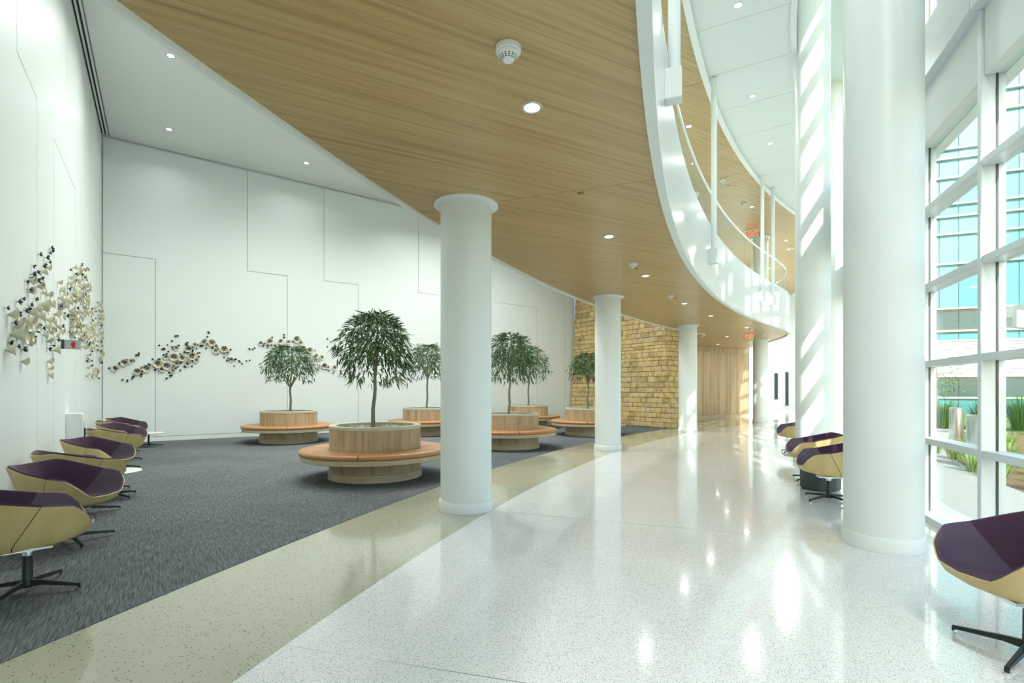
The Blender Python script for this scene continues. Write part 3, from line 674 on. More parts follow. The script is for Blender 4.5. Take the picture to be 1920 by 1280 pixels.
def text_mesh(s_, size, depth, mat):
    cu = bpy.data.curves.new('t', 'FONT'); cu.body = s_; cu.size = size; cu.extrude = depth; cu.align_x = 'CENTER'; cu.align_y = 'CENTER'
    o = bpy.data.objects.new('t', cu); COL.objects.link(o)
    dg = bpy.context.evaluated_depsgraph_get(); me = bpy.data.meshes.new_from_object(o.evaluated_get(dg)); bpy.data.objects.remove(o)
    me.materials.clear(); me.materials.append(mat); return me
exit_me = text_mesh('EXIT', 0.26, 0.004, M['red'])
exit_me.transform(Matrix.Scale(0.8, 4, (1, 0, 0)) @ Matrix.Scale(1.25, 4, (0, 1, 0)))
M['exitglass'] = glass('exit_panel', (0.80, 0.92, 0.84), opacity=0.25, body=(0.6, 0.7, 0.62))
for x, y, zc, sc, lb in ((9.20, 19.62, ZS, 0.85, 'red EXIT sign hanging from the oak soffit by the farthest column'), (10.1, 21.2, ZC, 1.0, 'red EXIT sign hanging from the upper oak ceiling')):
    e = empty('exit_sign', (x, y, zc), rad(-26), label=lb, cat='sign'); e.scale = (sc,) * 3
    MB().box(-0.33, 0.33, -0.05, 0.05, -0.03, 0.0).build('mount', M['plastic'], e)
    MB().box(-0.26, 0.26, -0.006, 0.006, -0.36, -0.03).build('panel', M['exitglass'], e)
    link('lettering', exit_me, e, (0, -0.012, -0.2), (pi / 2, 0, 0))

# ================================================================ PLANTER BENCHES AND TREES
NST = 46
def stave_mesh():
    a0, a1 = -pi / NST + 0.002, pi / NST - 0.002; v = []
    for z in (0.40, 0.822):
        for r, a in ((0.700, a0), (0.73, a0), (0.7305, 0), (0.73, a1), (0.700, a1)): v.append((r * cos(a), r * sin(a), z))
    return MB().add(v, [(4, 3, 2, 1, 0), (5, 6, 7, 8, 9)] + [(i, (i + 1) % 5, 5 + (i + 1) % 5, 5 + i) for i in range(5)]).mesh('stave', M['stave'])
me_stave = stave_mesh()
me_core = MB().lathe([(0.62, 0.78), (0.70, 0.78), (0.70, 0.05), (0.62, 0.05)], 48, closed=True).mesh('core', M['rim'], smooth=True)
me_rim = MB().lathe([(0.655, 0.80), (0.737, 0.80), (0.740, 0.822), (0.740, 0.846), (0.734, 0.852), (0.66, 0.852), (0.655, 0.846)], 64, closed=True).mesh('rim', M['rim'], smooth=True)
me_inn = MB().lathe([(0.655, 0.72), (0.655, 0.85), (0.63, 0.85), (0.63, 0.72)], 48).mesh('liner', M['rim'], smooth=True)
me_base = MB().lathe([(0.6, 0.115), (0.735, 0.115), (0.735, 0.32), (0.6, 0.32)], 64).mesh('base', M['stave'], smooth=True)
me_plinth = MB().lathe([(0.6, 0.004), (0.752, 0.004), (0.752, 0.116), (0.748, 0.12), (0.6, 0.12)], 64).mesh('plinth', M['oakring'], smooth=True)
me_bench = MB().lathe([(0.69, 0.318), (1.155, 0.318), (1.168, 0.325), (1.170, 0.395), (1.160, 0.402), (0.69, 0.402)], 72).mesh('bench_seat', M['oakring'], smooth=True)
cu_prof = [(0.733, 0.402), (1.165, 0.402), (1.186, 0.412), (1.193, 0.430), (1.190, 0.452), (1.172, 0.470), (1.13, 0.477), (0.76, 0.477), (0.738, 0.470), (0.733, 0.455)]
me_cush = MB().lathe(cu_prof, 22, a0=0.006, a1=pi / 2 - 0.006, closed=True).mesh('cushion', M['leather'], smooth=True)
me_soil = MB().cyl(0.65, 0.70, 0.775, 40).mesh('soil', M['soil'])
pb = MB(); rp = random.Random(5)
for i in range(170):
    r, a = 0.62 * math.sqrt(rp.random()), rp.uniform(0, 2 * pi); s_ = rp.uniform(0.022, 0.042); b_ = rp.uniform(0, pi)
    cx_, cy_ = r * cos(a), r * sin(a); vv = []
    for zz, rr in ((0, 0.55), (0.35, 1.0), (0.75, 0.8)):
        for q in range(6): vv.append((cx_ + s_ * rr * cos(q * pi / 3 + b_) * 1.25, cy_ + s_ * rr * sin(q * pi / 3 + b_), 0.773 + s_ * zz))
    vv.append((cx_, cy_, 0.773 + s_ * 0.95))
    pb.add(vv, [(j * 6 + q, j * 6 + (q + 1) % 6, j * 6 + 6 + (q + 1) % 6, j * 6 + 6 + q) for j in range(2) for q in range(6)] + [(12 + q, 12 + (q + 1) % 6, 18) for q in range(6)])
me_peb = pb.mesh('pebbles', M['pebble'], smooth=True, flip=False)
PL = [(-2.26, 8.41, 3, 'round oak planter bench with tan leather seat, nearest the viewer', 'nearest'),
      (-6.15, 13.98, 21, 'round oak planter bench farthest left, alone before the white back wall', 'left'),
      (-2.77, 16.31, 40, 'round oak planter bench half hidden behind the big middle column on its left', 'rear'),
      (-0.07, 12.63, 12, 'round oak planter bench just right of the big middle column', 'right'),
      (0.62, 19.10, 55, 'round oak planter bench at the very back, behind the one right of the big column', 'back'),
      (2.43, 16.14, -10, 'round oak planter bench behind the second column, before the stone wall', 'stone')]
for x, y, ph, lb, _ in PL:
    e = empty('planter_bench', (x, y, 0.0), rad(ph - 90), label=lb, cat='planter', group='round planter benches')
    for i in range(NST): link('stave', me_stave, e, None, (0, 0, 2 * pi * i / NST))
    for nm, me in (('core', me_core), ('rim', me_rim), ('liner', me_inn), ('base', me_base), ('plinth', me_plinth), ('bench_seat', me_bench), ('soil', me_soil)): link(nm, me, e)
    link('pebbles', me_peb, e, kind='stuff')
    for q in range(4): link('cushion', me_cush, e, None, (0, 0, q * pi / 2))

def leaf_verts(L, W):
    """narrow pointed leaf folded at the midrib and drooping along its length"""
    return [(0, 0, 0), (0.32 * L, W * 0.5, 0.012 * L), (0.32 * L, -W * 0.5, 0.012 * L), (0.36 * L, 0, -0.03 * L), (0.70 * L, W * 0.33, -0.06 * L), (0.70 * L, -W * 0.33, -0.06 * L), (0.72 * L, 0, -0.10 * L), (L, 0, -0.22 * L)]
LEAF_F = [(0, 3, 1), (0, 2, 3), (3, 6, 4, 1), (2, 5, 6, 3), (6, 7, 4), (5, 7, 6)]
me_leaf = MB().add(leaf_verts(0.15, 0.027), LEAF_F).mesh('leaf', M['leaf'], flip=False)
def tree(x, y, zfork, ztop, zbot, rx, lean, seed, label, nleaf=1500, singles=0, name='weeping_fig'):
    r_ = random.Random(seed)
    e = empty('fig_tree', (x, y, 0.775), r_.uniform(0, 6), label=label, cat='tree', group='small fig trees in the planters')
    e.rotation_euler = (0, 0, 0)
    zf, zt, zb = zfork - 0.775, ztop - 0.775, zbot - 0.775
    tr = MB(); base = Vector((-lean, 0, 0)); fork = Vector((0, 0, zf))
    pts = [base + (fork - base) * (i / 6) + Vector((0.012 * sin(i * 1.9 + seed), 0.012 * cos(i * 2.3 + seed), 0)) for i in range(7)]
    tr.tube(pts, [0.036, 0.033, 0.03, 0.029, 0.027, 0.026, 0.028], 10)
    tr.build('trunk', M['bark'], e, smooth=True)
    br = MB(); tips = []
    cz = zf + (zt - zf) * 0.42
    nbr = 9
    for i in range(nbr):
        a = 2 * pi * i / nbr + r_.uniform(-0.3, 0.3); up = r_.uniform(0.25, 1.0)
        tip = Vector((cos(a) * rx * r_.uniform(0.55, 0.8), sin(a) * rx * r_.uniform(0.55, 0.8), zf + (zt - zf) * (0.35 + 0.5 * up)))
        if i == 0: tip = Vector((0.04, 0, zt - 0.1))
        mid = pts[-1].lerp(tip, 0.5) + Vector((0, 0, 0.07))
        br.tube([pts[-1] - Vector((0, 0, 0.03)), pts[-1].lerp(mid, 0.5) + Vector((r_.uniform(-.03, .03), r_.uniform(-.03, .03), 0)), mid, tip], [0.017, 0.013, 0.010, 0.004], 6)
        for q in range(4):
            s2 = mid.lerp(tip, r_.uniform(0.1, 0.9)); t2 = s2 + Vector((r_.uniform(-.28, .28), r_.uniform(-.28, .28), r_.uniform(0.02, .25)))
            br.tube([s2, s2.lerp(t2, 0.5) + Vector((0, 0, 0.03)), t2], [0.006, 0.004, 0.002], 5)
    br.build('branches', M['bark'], e, smooth=True)
    fo = MB(); sing = []
    for i in range(nleaf):
        # points in a domed, umbrella-like crown, thickest at the skin and ragged below
        a = r_.uniform(0, 2 * pi); t_ = r_.random() ** 0.75
        zz = zb + (zt - zb) * t_
        zrel = (zz - zb) / (zt - zb)
        if zrel > 0.38: rmax = rx * math.sqrt(max(0.0, 1 - ((zrel - 0.38) / 0.64) ** 2))
        else: rmax = rx * (0.80 + 0.5 * zrel) 
        lump = 1 + 0.13 * sin(3 * a + seed) * sin(5 * zrel + seed) + 0.08 * sin(7 * a + 2 * seed)
        rr = rmax * lump * (r_.random() ** (0.42 if zrel > 0.35 else 0.28))
        if zrel < 0.30 and r_.random() < 0.45: continue
        p0 = Vector((cos(a) * rr, sin(a) * rr, zz))
        yaw = a + r_.uniform(-1.0, 1.0); out = rr / rx
        pitch = r_.uniform(-0.95, 0.25) - 0.70 * out * (1 - zrel) + (0.45 if zrel > 0.8 else 0)
        roll = r_.uniform(-0.8, 0.8); s_ = r_.uniform(0.75, 1.2)
        mt = Matrix.Translation(p0) @ Matrix.Rotation(yaw, 4, 'Z') @ Matrix.Rotation(-pitch, 4, 'Y') @ Matrix.Rotation(roll, 4, 'X') @ Matrix.Scale(s_, 4)
        sing.append((p0.y, mt))
    sing.sort(key=lambda q: q[0])
    lv = [Vector(q) for q in leaf_verts(0.15, 0.027)]
    for i, (_, mt) in enumerate(sing):
        if i < singles:
            o = link('leaf', me_leaf, e); o.matrix_local = mt
        else: fo.add([mt @ q for q in lv], LEAF_F)
    fo.build('foliage', M['leaf'], e, flip=False, kind='stuff')
tree(-2.26, 8.41, 1.80, 2.68, 1.52, 0.60, 0.055, 1, 'largest small-leaved fig tree, in the nearest planter', 2100, 280)
tree(-6.12, 13.98, 1.50, 2.62, 1.66, 0.70, -0.02, 2, 'fig tree with forked trunk in the leftmost planter', 1700)
tree(-2.72, 16.31, 1.80, 2.86, 1.78, 0.66, 0.02, 3, 'fig tree left of the big middle column, behind the largest tree', 1700)
tree(-0.05, 12.63, 1.72, 2.80, 1.66, 0.66, 0.03, 4, 'fig tree right of the big middle column, in front of another', 1900)
tree(0.62, 19.10, 1.85, 3.05, 1.70, 0.86, 0.0, 5, 'fig tree at the very back, overlapped by the one right of the big column', 1700)
tree(2.43, 16.14, 1.62, 2.58, 1.72, 0.58, 0.02, 6, 'darker fig tree half hidden by the second column before the stone wall', 1500)

# ================================================================ CHAIRS
def catmull(P, n):
    out = []
    P = [Vector(p_) for p_ in P]; Q = [P[0] * 2 - P[1]] + P + [P[-1] * 2 - P[-2]]
    for i in range(len(P) - 1):
        a, b_, c, d = Q[i:i + 4]
        for k in range(n):
            t_ = k / n
            cr = 0.5 * ((2 * b_) + (c - a) * t_ + (2 * a - 5 * b_ + 4 * c - d) * t_ ** 2 + (3 * b_ - a - 3 * c + d) * t_ ** 3)
            out.append(cr.lerp(b_.lerp(c, t_), 0.5))
    out.append(P[-1]); return out
def half(pf, pr, n=5):
    """outline from front centre over the arm crease to the rear centre, mirrored to a full loop; returns front and rear sectors"""
    f_ = catmull(pf, n); r_ = catmull(pr, n)
    mir = lambda q: Vector((q.x, -q.y, q.z))
    front = [mir(q) for q in f_[::-1]][:-1] + f_            # right crease -> front -> left crease
    rear = r_[:-1] + [mir(q) for q in r_[::-1]]             # left crease -> rear -> right crease
    return front, rear
PS = 0.88
def sc_(P): return [(x * PS, y * PS * 0.93, z) for x, y, z in P]
RIM_F = sc_([(0.415, 0, 0.448), (0.385, 0.21, 0.458), (0.345, 0.315, 0.535), (0.255, 0.37, 0.612), (0.07, 0.385, 0.635)])
RIM_R = sc_([(0.07, 0.385, 0.635), (-0.18, 0.375, 0.685), (-0.40, 0.31, 0.735), (-0.50, 0.15, 0.722), (-0.52, 0, 0.715)])
KNE_F = sc_([(0.375, 0, 0.395), (0.345, 0.185, 0.395), (0.295, 0.245, 0.390), (0.22, 0.275, 0.380), (-0.10, 0.275, 0.355)])
KNE_R = sc_([(-0.10, 0.275, 0.355), (-0.19, 0.262, 0.352), (-0.30, 0.21, 0.355), (-0.35, 0.11, 0.358), (-0.36, 0, 0.360)])
def loft(rings, centre=None, mb=None):
    mb = mb or MB(); n = len(rings[0]); v = [tuple(q) for r in rings for q in r]; fs = []
    for j in range(len(rings) - 1):
        for i in range(n - 1): fs.append((j * n + i, j * n + i + 1, (j + 1) * n + i + 1, (j + 1) * n + i))
    if centre is not None:
        c = len(v); v.append(tuple(centre)); j = len(rings) - 1
        for i in range(n - 1): fs.append((j * n + i, j * n + i + 1, c))
    return mb.add(v, fs)
def off(ring, f_, dz, c):                                    # pull a ring towards a centre line and lift it
    return [Vector((c[0] + (q.x - c[0]) * f_, q.y * f_, q.z + dz)) for q in ring]
def solid(me, th):
    """give the sheet thickness"""
    bm = bmesh.new(); bm.from_mesh(me); bmesh.ops.recalc_face_normals(bm, faces=bm.faces)
    bmesh.ops.solidify(bm, geom=bm.faces[:], thickness=th); bmesh.ops.recalc_face_normals(bm, faces=bm.faces)
    bm.to_mesh(me); bm.free()
    me.polygons.foreach_set('use_smooth', [True] * len(me.polygons)); me.set_sharp_from_angle(angle=rad(42)); return me
rf, rr_ = half(RIM_F, RIM_R); kf, kr = half(KNE_F, KNE_R)
def outer(rim, kne, nm, bc):
    mids = [[a.lerp(b_, t_) for a, b_ in zip(rim, kne)] for t_ in (0.35, 0.7, 0.92)]
    low = off(kne, 0.90, -0.018, (0, 0)); low2 = off(kne, 0.6, -0.028, (0, 0))
    return solid(loft([rim] + mids + [low, low2], Vector(bc)).mesh(nm, M['shell']), 0.014)
BC = (-0.09, 0, 0.325)
me_sf = outer(rf, kf, 'shell_front', BC); me_sr = outer(rr_, kr, 'shell_back', BC); me_sr.transform(Matrix.Translation((-0.006, 0, 0)))
def inner_c(rim, kne, nm, mat, ctr):
    r0 = off(rim, 0.985, 0.004, (0, 0)); r1 = off(rim, 0.970, 0.017, (0, 0)); r2 = off(rim, 0.945, 0.014, (0, 0)); r3 = off(rim, 0.915, -0.006, (0, 0))
    k0 = off(kne, 0.92, 0.045, (0, 0))
    a1 = [a.lerp(b_, 0.4) for a, b_ in zip(r3, k0)]; a2 = [a.lerp(b_, 0.78) for a, b_ in zip(r3, k0)]
    k1 = off(kne, 0.80, 0.040, (-0.05, 0)); k2 = off(kne, 0.5, 0.042, (-0.08, 0))
    return loft([r0, r1, r2, r3, a1, a2, k1, k2], Vector(ctr)).mesh(nm, mat, smooth=True)
me_seat = inner_c(rf, kf, 'seat_cushion', M['plum'], (-0.12, 0, 0.405)); me_back = inner_c(rr_, kr, 'back_cushion', M['velvet'], (-0.12, 0, 0.405))
me_swp = MB().box(-0.13, 0.13, -0.07, 0.07, 0.301, 0.317).cyl(0.042, 0.286, 0.303, 18).mesh('swivel_plate', M['chrome'], smooth=True)
me_clr = MB().cyl(0.026, 0.255, 0.29, 16).mesh('collar', M['chrome'], smooth=True)
me_post = MB().lathe([(0.0, 0.04), (0.036, 0.04), (0.040, 0.06), (0.030, 0.085), (0.0285, 0.26), (0.0, 0.26)], 20).mesh('post', M['black'], smooth=True)
def leg_mesh(L):
    v = []
    for x, hw, z0, z1 in ((0.0, 0.021, 0.045, 0.092), (0.10, 0.016, 0.052, 0.082), (L - 0.02, 0.011, 0.030, 0.050), (L, 0.011, 0.012, 0.048)):
        v += [(x, -hw, z0), (x, hw, z0), (x, hw * 0.8, z1), (x, -hw * 0.8, z1)]
    fs = [(0, 1, 2, 3), (15, 14, 13, 12)]
    for i in range(3):
        for k in range(4): fs.append((4 * i + k, 4 * i + (k + 1) % 4, 4 * i + 4 + (k + 1) % 4, 4 * i + 4 + k))
    return MB().add(v, fs).mesh('leg', M['black'], bevel=0.003)
me_leg = leg_mesh(0.33)
me_gld = MB().cyl(0.011, 0.0, 0.014, 12, cx=0.315).mesh('glide', M['chrome'])
def chair(x, y, face, base, label, group, z=0.0):
    e = empty('swivel_chair', (x, y, z), rad(face), label=label, cat='chair', group=group)
    link('shell_front', me_sf, e); link('shell_back', me_sr, e); link('seat_cushion', me_seat, e, label='plum leather seat'); link('back_cushion', me_back, e, label='dark plum velvet back')
    link('swivel_plate', me_swp, e); link('collar', me_clr, e); link('post', me_post, e)
    for q in range(4):
        lg = link('leg', me_leg, e, None, (0, 0, rad(base - face) + q * pi / 2)); link('glide', me_gld, lg)
    return e
G = 'plum swivel chairs along the left wall'
for x, y, fc, bs, lb in ((-3.405, 3.56, 45, 9, 'plum swivel chair cut by the left edge of the picture, nearest'), (-4.10, 4.71, 0, 54, 'second plum swivel chair along the left wall, open seat towards us'), (-4.91, 5.82, 60, 36, 'third chair along the left wall, tan back towards us, beside the white table'), (-5.78, 7.12, 0, 30, 'fourth chair along the left wall, open plum seat beyond the white table'), (-7.05, 9.06, 60, 20, 'fifth chair along the left wall, tan back towards us'), (-7.82, 10.20, 2, 10, 'sixth chair along the left wall, open plum seat'), (-8.75, 11.35, 58, 30, 'seventh chair along the left wall, tan back before the far white table'), (-9.33, 12.32, 2, 20, 'eighth and farthest chair along the left wall, near the corner')):
    chair(x, y, fc, bs, lb, G, 0.004)
G = 'plum swivel chairs along the glass wall'
for x, y, fc, bs, lb in ((2.75, 2.69, 176, 120, 'large plum swivel chair cut by the right edge of the picture'), (4.067, 6.508, 162, 110, 'plum chair partly hidden by the big right column, before the dark drum'), (4.70, 7.94, 165, 113, 'plum chair behind the dark drum, before the striped column'), (6.36, 11.40, 165, 113, 'plum chair mostly hidden behind the striped column')):
    chair(x, y, fc, bs, lb, G)
# small tables between the chairs
me_ttop = MB().lathe([(0, 0.330), (0.27, 0.330), (0.312, 0.340), (0.315, 0.350), (0.308, 0.356), (0, 0.356)], 40).mesh('table_top', M['laminate'], smooth=True)
me_tpost = MB().cyl(0.02, 0.05, 0.332, 14).mesh('post', M['black'], smooth=True)
for x, y, bs, lb in ((-5.24, 6.65, -18, 'small round white table beside the third chair on the left'), (-9.05, 12.62, 30, 'small round white table at the far corner by the last chairs')):
    e = empty('side_table', (x, y, 0.004), rad(bs), label=lb, cat='table', group='small white side tables')
    link('table_top', me_ttop, e); link('post', me_tpost, e)
    for q in range(4):
        lg = link('leg', me_leg, e, None, (0, 0, q * pi / 2)); link('glide', me_gld, lg); lg.scale = (0.9, 1, 1)
e = empty('drum_table', (4.44, 7.30, 0), label='charcoal drum table with white top between the right-hand chairs', cat='table')
MB().lathe([(0, 0.012), (0.245, 0.012), (0.255, 0.02), (0.255, 0.385), (0.24, 0.39), (0, 0.39)], 48).build('body', M['drum'], e, smooth=True)
MB().lathe([(0, 0.392), (0.27, 0.392), (0.275, 0.40), (0.272, 0.412), (0, 0.412)], 48).build('top', M['laminate'], e, smooth=True)
MB().cyl(0.22, 0, 0.013, 32).build('foot', M['black'], e)

# ================================================================ WALL FITTINGS ON THE LEFT
def on(org, d, u_): q = org + d * u_; return q
q = LB0 + ld * 6.72 + ln * 0.022
e = empty('extinguisher_sign', (q.x, q.y, 2.06), math.atan2(ln.y, ln.x), label='grey projecting sign with a red fire extinguisher symbol', cat='sign')
MB().box(0.0, 0.235, -0.006, 0.006, 0, 0.145).build('plate', M['signgrey'], e, bevel=0.001)
MB().box(-0.001, 0.04, -0.0075, 0.0075, 0, 0.145).build('holder', M['drum'], e)
ic = MB().box(0.128, 0.168, -0.0095, -0.0065, 0.022, 0.092)
ic.add([(0.128, -0.0095, 0.092), (0.168, -0.0095, 0.092), (0.156, -0.0095, 0.104), (0.140, -0.0095, 0.104), (0.128, -0.0065, 0.092), (0.168, -0.0065, 0.092), (0.156, -0.0065, 0.104), (0.140, -0.0065, 0.104)], [(0, 1, 2, 3), (4, 7, 6, 5), (0, 3, 7, 4), (1, 5, 6, 2), (2, 6, 7, 3), (0, 4, 5, 1)])
ic.box(0.140, 0.156, -0.0095, -0.0065, 0.104, 0.118).box(0.132, 0.178, -0.0095, -0.0065, 0.108, 0.116).box(0.118, 0.126, -0.0095, -0.0065, 0.05, 0.108).box(0.118, 0.140, -0.0095, -0.0065, 0.101, 0.108)
ic.build('extinguisher_symbol', M['signred'], e)
q = LB0 + ld * 5.93 + ln * 0.022
e = empty('extinguisher_cabinet', (q.x, q.y, 0.30), math.atan2(ld.y, ld.x), label='pale extinguisher cabinet on the left wall behind the chairs', cat='cabinet')
MB().box(0, 0.34, 0.0, 0.19, 0, 0.74).build('body', M['laminate'], e, bevel=0.006)
dr = MB().box(0.015, 0.325, 0.191, 0.203, 0.015, 0.725).build('door', M['laminate'], e, bevel=0.003)
MB().box(0.05, 0.09, 0.2035, 0.206, 0.06, 0.60).build('window_strip', M['drum'], dr)
MB().box(0.035, 0.045, 0.203, 0.222, 0.30, 0.48).build('handle', M['black'], dr)

# ================================================================ PORCELAIN WALL ART
def cone_bowl(R, D, petals, core, seed):
    """thin cone opening away from the wall (local +z), painted petals inside"""
    r_ = random.Random(seed); mb = MB(); n = 18
    prof = [(0.012, 0.0), (0.55 * R, 0.55 * D), (R, D), (R * 0.985, D + 0.004), (0.60 * R, 0.62 * D), (0.02, 0.12 * D)]
    mb.mi = 0; mb.lathe(prof, n)
    for i in range(petals):
        a = 2 * pi * i / petals + r_.uniform(-0.25, 0.25); mb.mi = 1 if r_.random() < core else 2
        l0, l1, wv = 0.10 * R, r_.uniform(0.42, 0.8) * R, r_.uniform(0.10, 0.19) * R
        c, s_ = cos(a), sin(a); q = []
        for rad_, w_, lift in ((l0, 0.25, 0.16), (0.55 * (l0 + l1), 1.0, 0.30), (l1, 0.55, 0.16)):
            zz = D * rad_ / R + lift * D * 0.5
            q += [(rad_ * c - wv * w_ * s_, rad_ * s_ + wv * w_ * c, zz), (rad_ * c + wv * w_ * s_, rad_ * s_ - wv * w_ * c, zz)]
        mb.add(q, [(0, 1, 3, 2), (2, 3, 5, 4)])
    return mb
def flower(R, seed):
    """small dark blossom of cupped petals on a pin"""
    r_ = random.Random(seed); mb = MB(); mb.mi = 0
    mb.cyl(0.004, 0.0, 0.03, 6)
    for i in range(5):
        a = 2 * pi * i / 5 + r_.uniform(-0.2, 0.2); c, s_ = cos(a), sin(a); q = []
        for rad_, w_, zz in ((0.0, 0.15, 0.022), (0.6 * R, 0.48, 0.030), (R, 0.28, 0.05)):
            q += [(rad_ * c - R * w_ * s_, rad_ * s_ + R * w_ * c, zz), (rad_ * c + R * w_ * s_, rad_ * s_ - R * w_ * c, zz)]
        mb.add(q, [(0, 1, 3, 2), (2, 3, 5, 4)])
    mb.lathe([(0, 0.05), (0.35 * R, 0.046), (0.42 * R, 0.034), (0.2 * R, 0.022), (0, 0.02)], 8)
    return mb
BM = [cone_bowl(0.10, 0.075, 7, 0.85, s_).mesh('porcelain_bowl', [M['cream'], M['petal'], M['rust']], smooth=True, flip=False) for s_ in range(3)]
CM = [cone_bowl(0.10, 0.115, 6, 0.6, s_ + 9).mesh('porcelain_cone', [M['cream'], M['petal'], M['rust']], smooth=True, flip=False) for s_ in range(3)]
FM = [flower(0.034, s_).mesh('porcelain_flower', M['ink'], smooth=True, flip=False) for s_ in range(3)]
ra = random.Random(21)
def wall_hit(px, py, org, d):
    r_ = (px - 960.0) / F; u_ = (r_ * org.y - org.x) / (d.x - r_ * d.y); Y = org.y + u_ * d.y
    return u_, HC + (HY - py) * Y / F
def mount(me, name, org, d, nrm, u_, z, s_, label, cat, group, tilt=0.25):
    q = org + d * u_ + nrm * 0.021
    o = link(name, me, None, (q.x, q.y, z), label=label, cat=cat, group=group)
    dirv = Vector((nrm.x, nrm.y, 0)) + Vector((d.x, d.y, 0)) * ra.uniform(-tilt, tilt) + Vector((0, 0, ra.uniform(-tilt, tilt)))
    o.rotation_euler = (dirv.to_track_quat('Z', 'Y').to_matrix() @ Matrix.Rotation(ra.uniform(0, 6.28), 3, 'Z')).to_euler(); o.scale = (s_, s_, s_)
bowls = [(217.2, 691.3, 4.9), (233, 679.4, 5.6), (244.3, 677, 4.2), (258, 695.2, 5.6), (273.8, 689.6, 6.3), (297, 681.5, 7), (303, 692, 4.9), (311.8, 685, 6.3), (311.1, 668.8, 4.2), (325.9, 668.8, 6.3), (323.8, 694.9, 4.2)]
bowls += [(300 + a / 11.294, 610 + b_ / 11.294, r / 11.294) for a, b_, r in ((335, 475, 45), (605, 490, 60), (735, 415, 40), (910, 365, 50), (1085, 370, 65), (1180, 440, 40), (1175, 545, 50), (1350, 500, 65), (1420, 585, 38), (1505, 720, 45), (655, 650, 75), (760, 735, 50), (455, 690, 65), (355, 800, 50), (565, 815, 50))]
bowls += [(180 + a / 3.692, 600 + b_ / 3.692, r / 3.692) for a, b_, r in ((1140, 160, 14), (1197, 150, 20), (1235, 183, 15), (1272, 150, 17), (1327, 153, 13), (1386, 133, 20), (1413, 158, 14), (1287, 193, 20), (1432, 190, 13), (1478, 208, 17), (1255, 230, 15), (1518, 250, 15), (1560, 260, 14), (1575, 315, 18), (1600, 328, 13), (1647, 330, 15), (1690, 372, 12), (1688, 207, 14))]
bowls += [(722.5, 713.8, 4), (728.3, 718.3, 4.2), (736, 709.3, 4), (748.6, 707.5, 4.4), (800, 690, 4), (815, 700, 4)]
dots = [(200 + a / 14.22, 640 + b_ / 14.22) for a, b_ in ((80, 715), (185, 705), (335, 580), (355, 605), (515, 485), (545, 495), (715, 490), (725, 520), (800, 370), (835, 360), (860, 310), (935, 700), (955, 790), (1120, 610), (1155, 630), (1230, 470), (1370, 480), (1415, 470), (1260, 670), (1295, 660), (1285, 755), (780, 872), (865, 862), (920, 855), (945, 880), (905, 932), (670, 1000), (690, 955), (720, 930), (550, 1025), (550, 1070), (420, 1020), (1400, 105), (1615, 100), (1480, 205), (1525, 180), (1550, 205), (1515, 215), (1650, 265), (1600, 340), (1510, 355), (1770, 150), (1740, 155), (1775, 205), (1785, 505), (1840, 510), (1790, 640), (1825, 630), (1750, 700), (1835, 715), (1650, 835), (1685, 815), (1690, 910), (1720, 910), (1590, 985))]
dots += [(300 + a / 11.294, 610 + b_ / 11.294) for a, b_ in ((330, 235), (380, 220), (250, 330), (540, 400), (575, 370), (575, 415), (795, 415), (690, 465), (770, 490), (690, 525), (690, 550), (850, 435), (890, 435), (930, 305), (960, 325), (980, 385), (970, 485), (1020, 145), (1040, 155), (1000, 240), (1105, 465), (1110, 490), (1220, 495), (1220, 615), (1490, 515), (1300, 550), (1345, 580), (1355, 670), (1440, 690), (1420, 745), (1460, 740), (1600, 710), (1575, 725), (1560, 855), (1670, 750), (1690, 770), (1735, 805), (1830, 755), (1900, 740), (1890, 500), (800, 585), (840, 580), (815, 655), (680, 750), (535, 570), (515, 575), (580, 580), (430, 605), (420, 790), (455, 780), (380, 870), (330, 905), (425, 950), (520, 860), (545, 875), (680, 860), (395, 430))]
dots += [(180 + a / 3.692, 600 + b_ / 3.692) for a, b_ in ((1060, 200), (1083, 203), (1095, 193), (1158, 178), (1160, 165), (1185, 178), (1187, 193), (1210, 172), (1215, 122), (1298, 103), (1298, 120), (1360, 147), (1412, 135), (1513, 207), (1480, 225), (1608, 350), (1640, 368), (1690, 352), (1723, 395), (1598, 128), (1620, 150), (1600, 185), (1632, 193), (1645, 188), (1655, 197), (1668, 200), (1690, 240))]
dots += [(637, 695), (646.5, 706.6), (673, 699.5), (678, 695), (806, 646), (819, 643), (745, 700)]
for i, (px, py, r) in enumerate(bowls):
    u_, z = wall_hit(px, py, B0, bd); Y = B0.y + u_ * bd.y
    mount(BM[i % 3], 'porcelain_bowl', B0, bd, bn, u_, z, r * Y / F / 0.088, 'cream bowl with dark petals in the rising drift on the back wall' if px < 470 else 'small cream bowl with dark petals on the back wall, around the tree crowns', 'wall art', 'porcelain bowls on the back wall, left drift' if px < 470 else 'porcelain bowls on the back wall, right drift')
for i, (px, py) in enumerate(dots):
    u_, z = wall_hit(px, py, B0, bd)
    mount(FM[i % 3], 'porcelain_flower', B0, bd, bn, u_, z, ra.uniform(0.65, 0.9), 'tiny dark blossom in the rising drift on the back wall, left of the trees' if px < 470 else 'tiny dark blossom on the back wall, around the tree crowns', 'wall art', 'dark blossoms on the back wall, left drift' if px < 470 else 'dark blossoms on the back wall, right drift')
K = 3.766
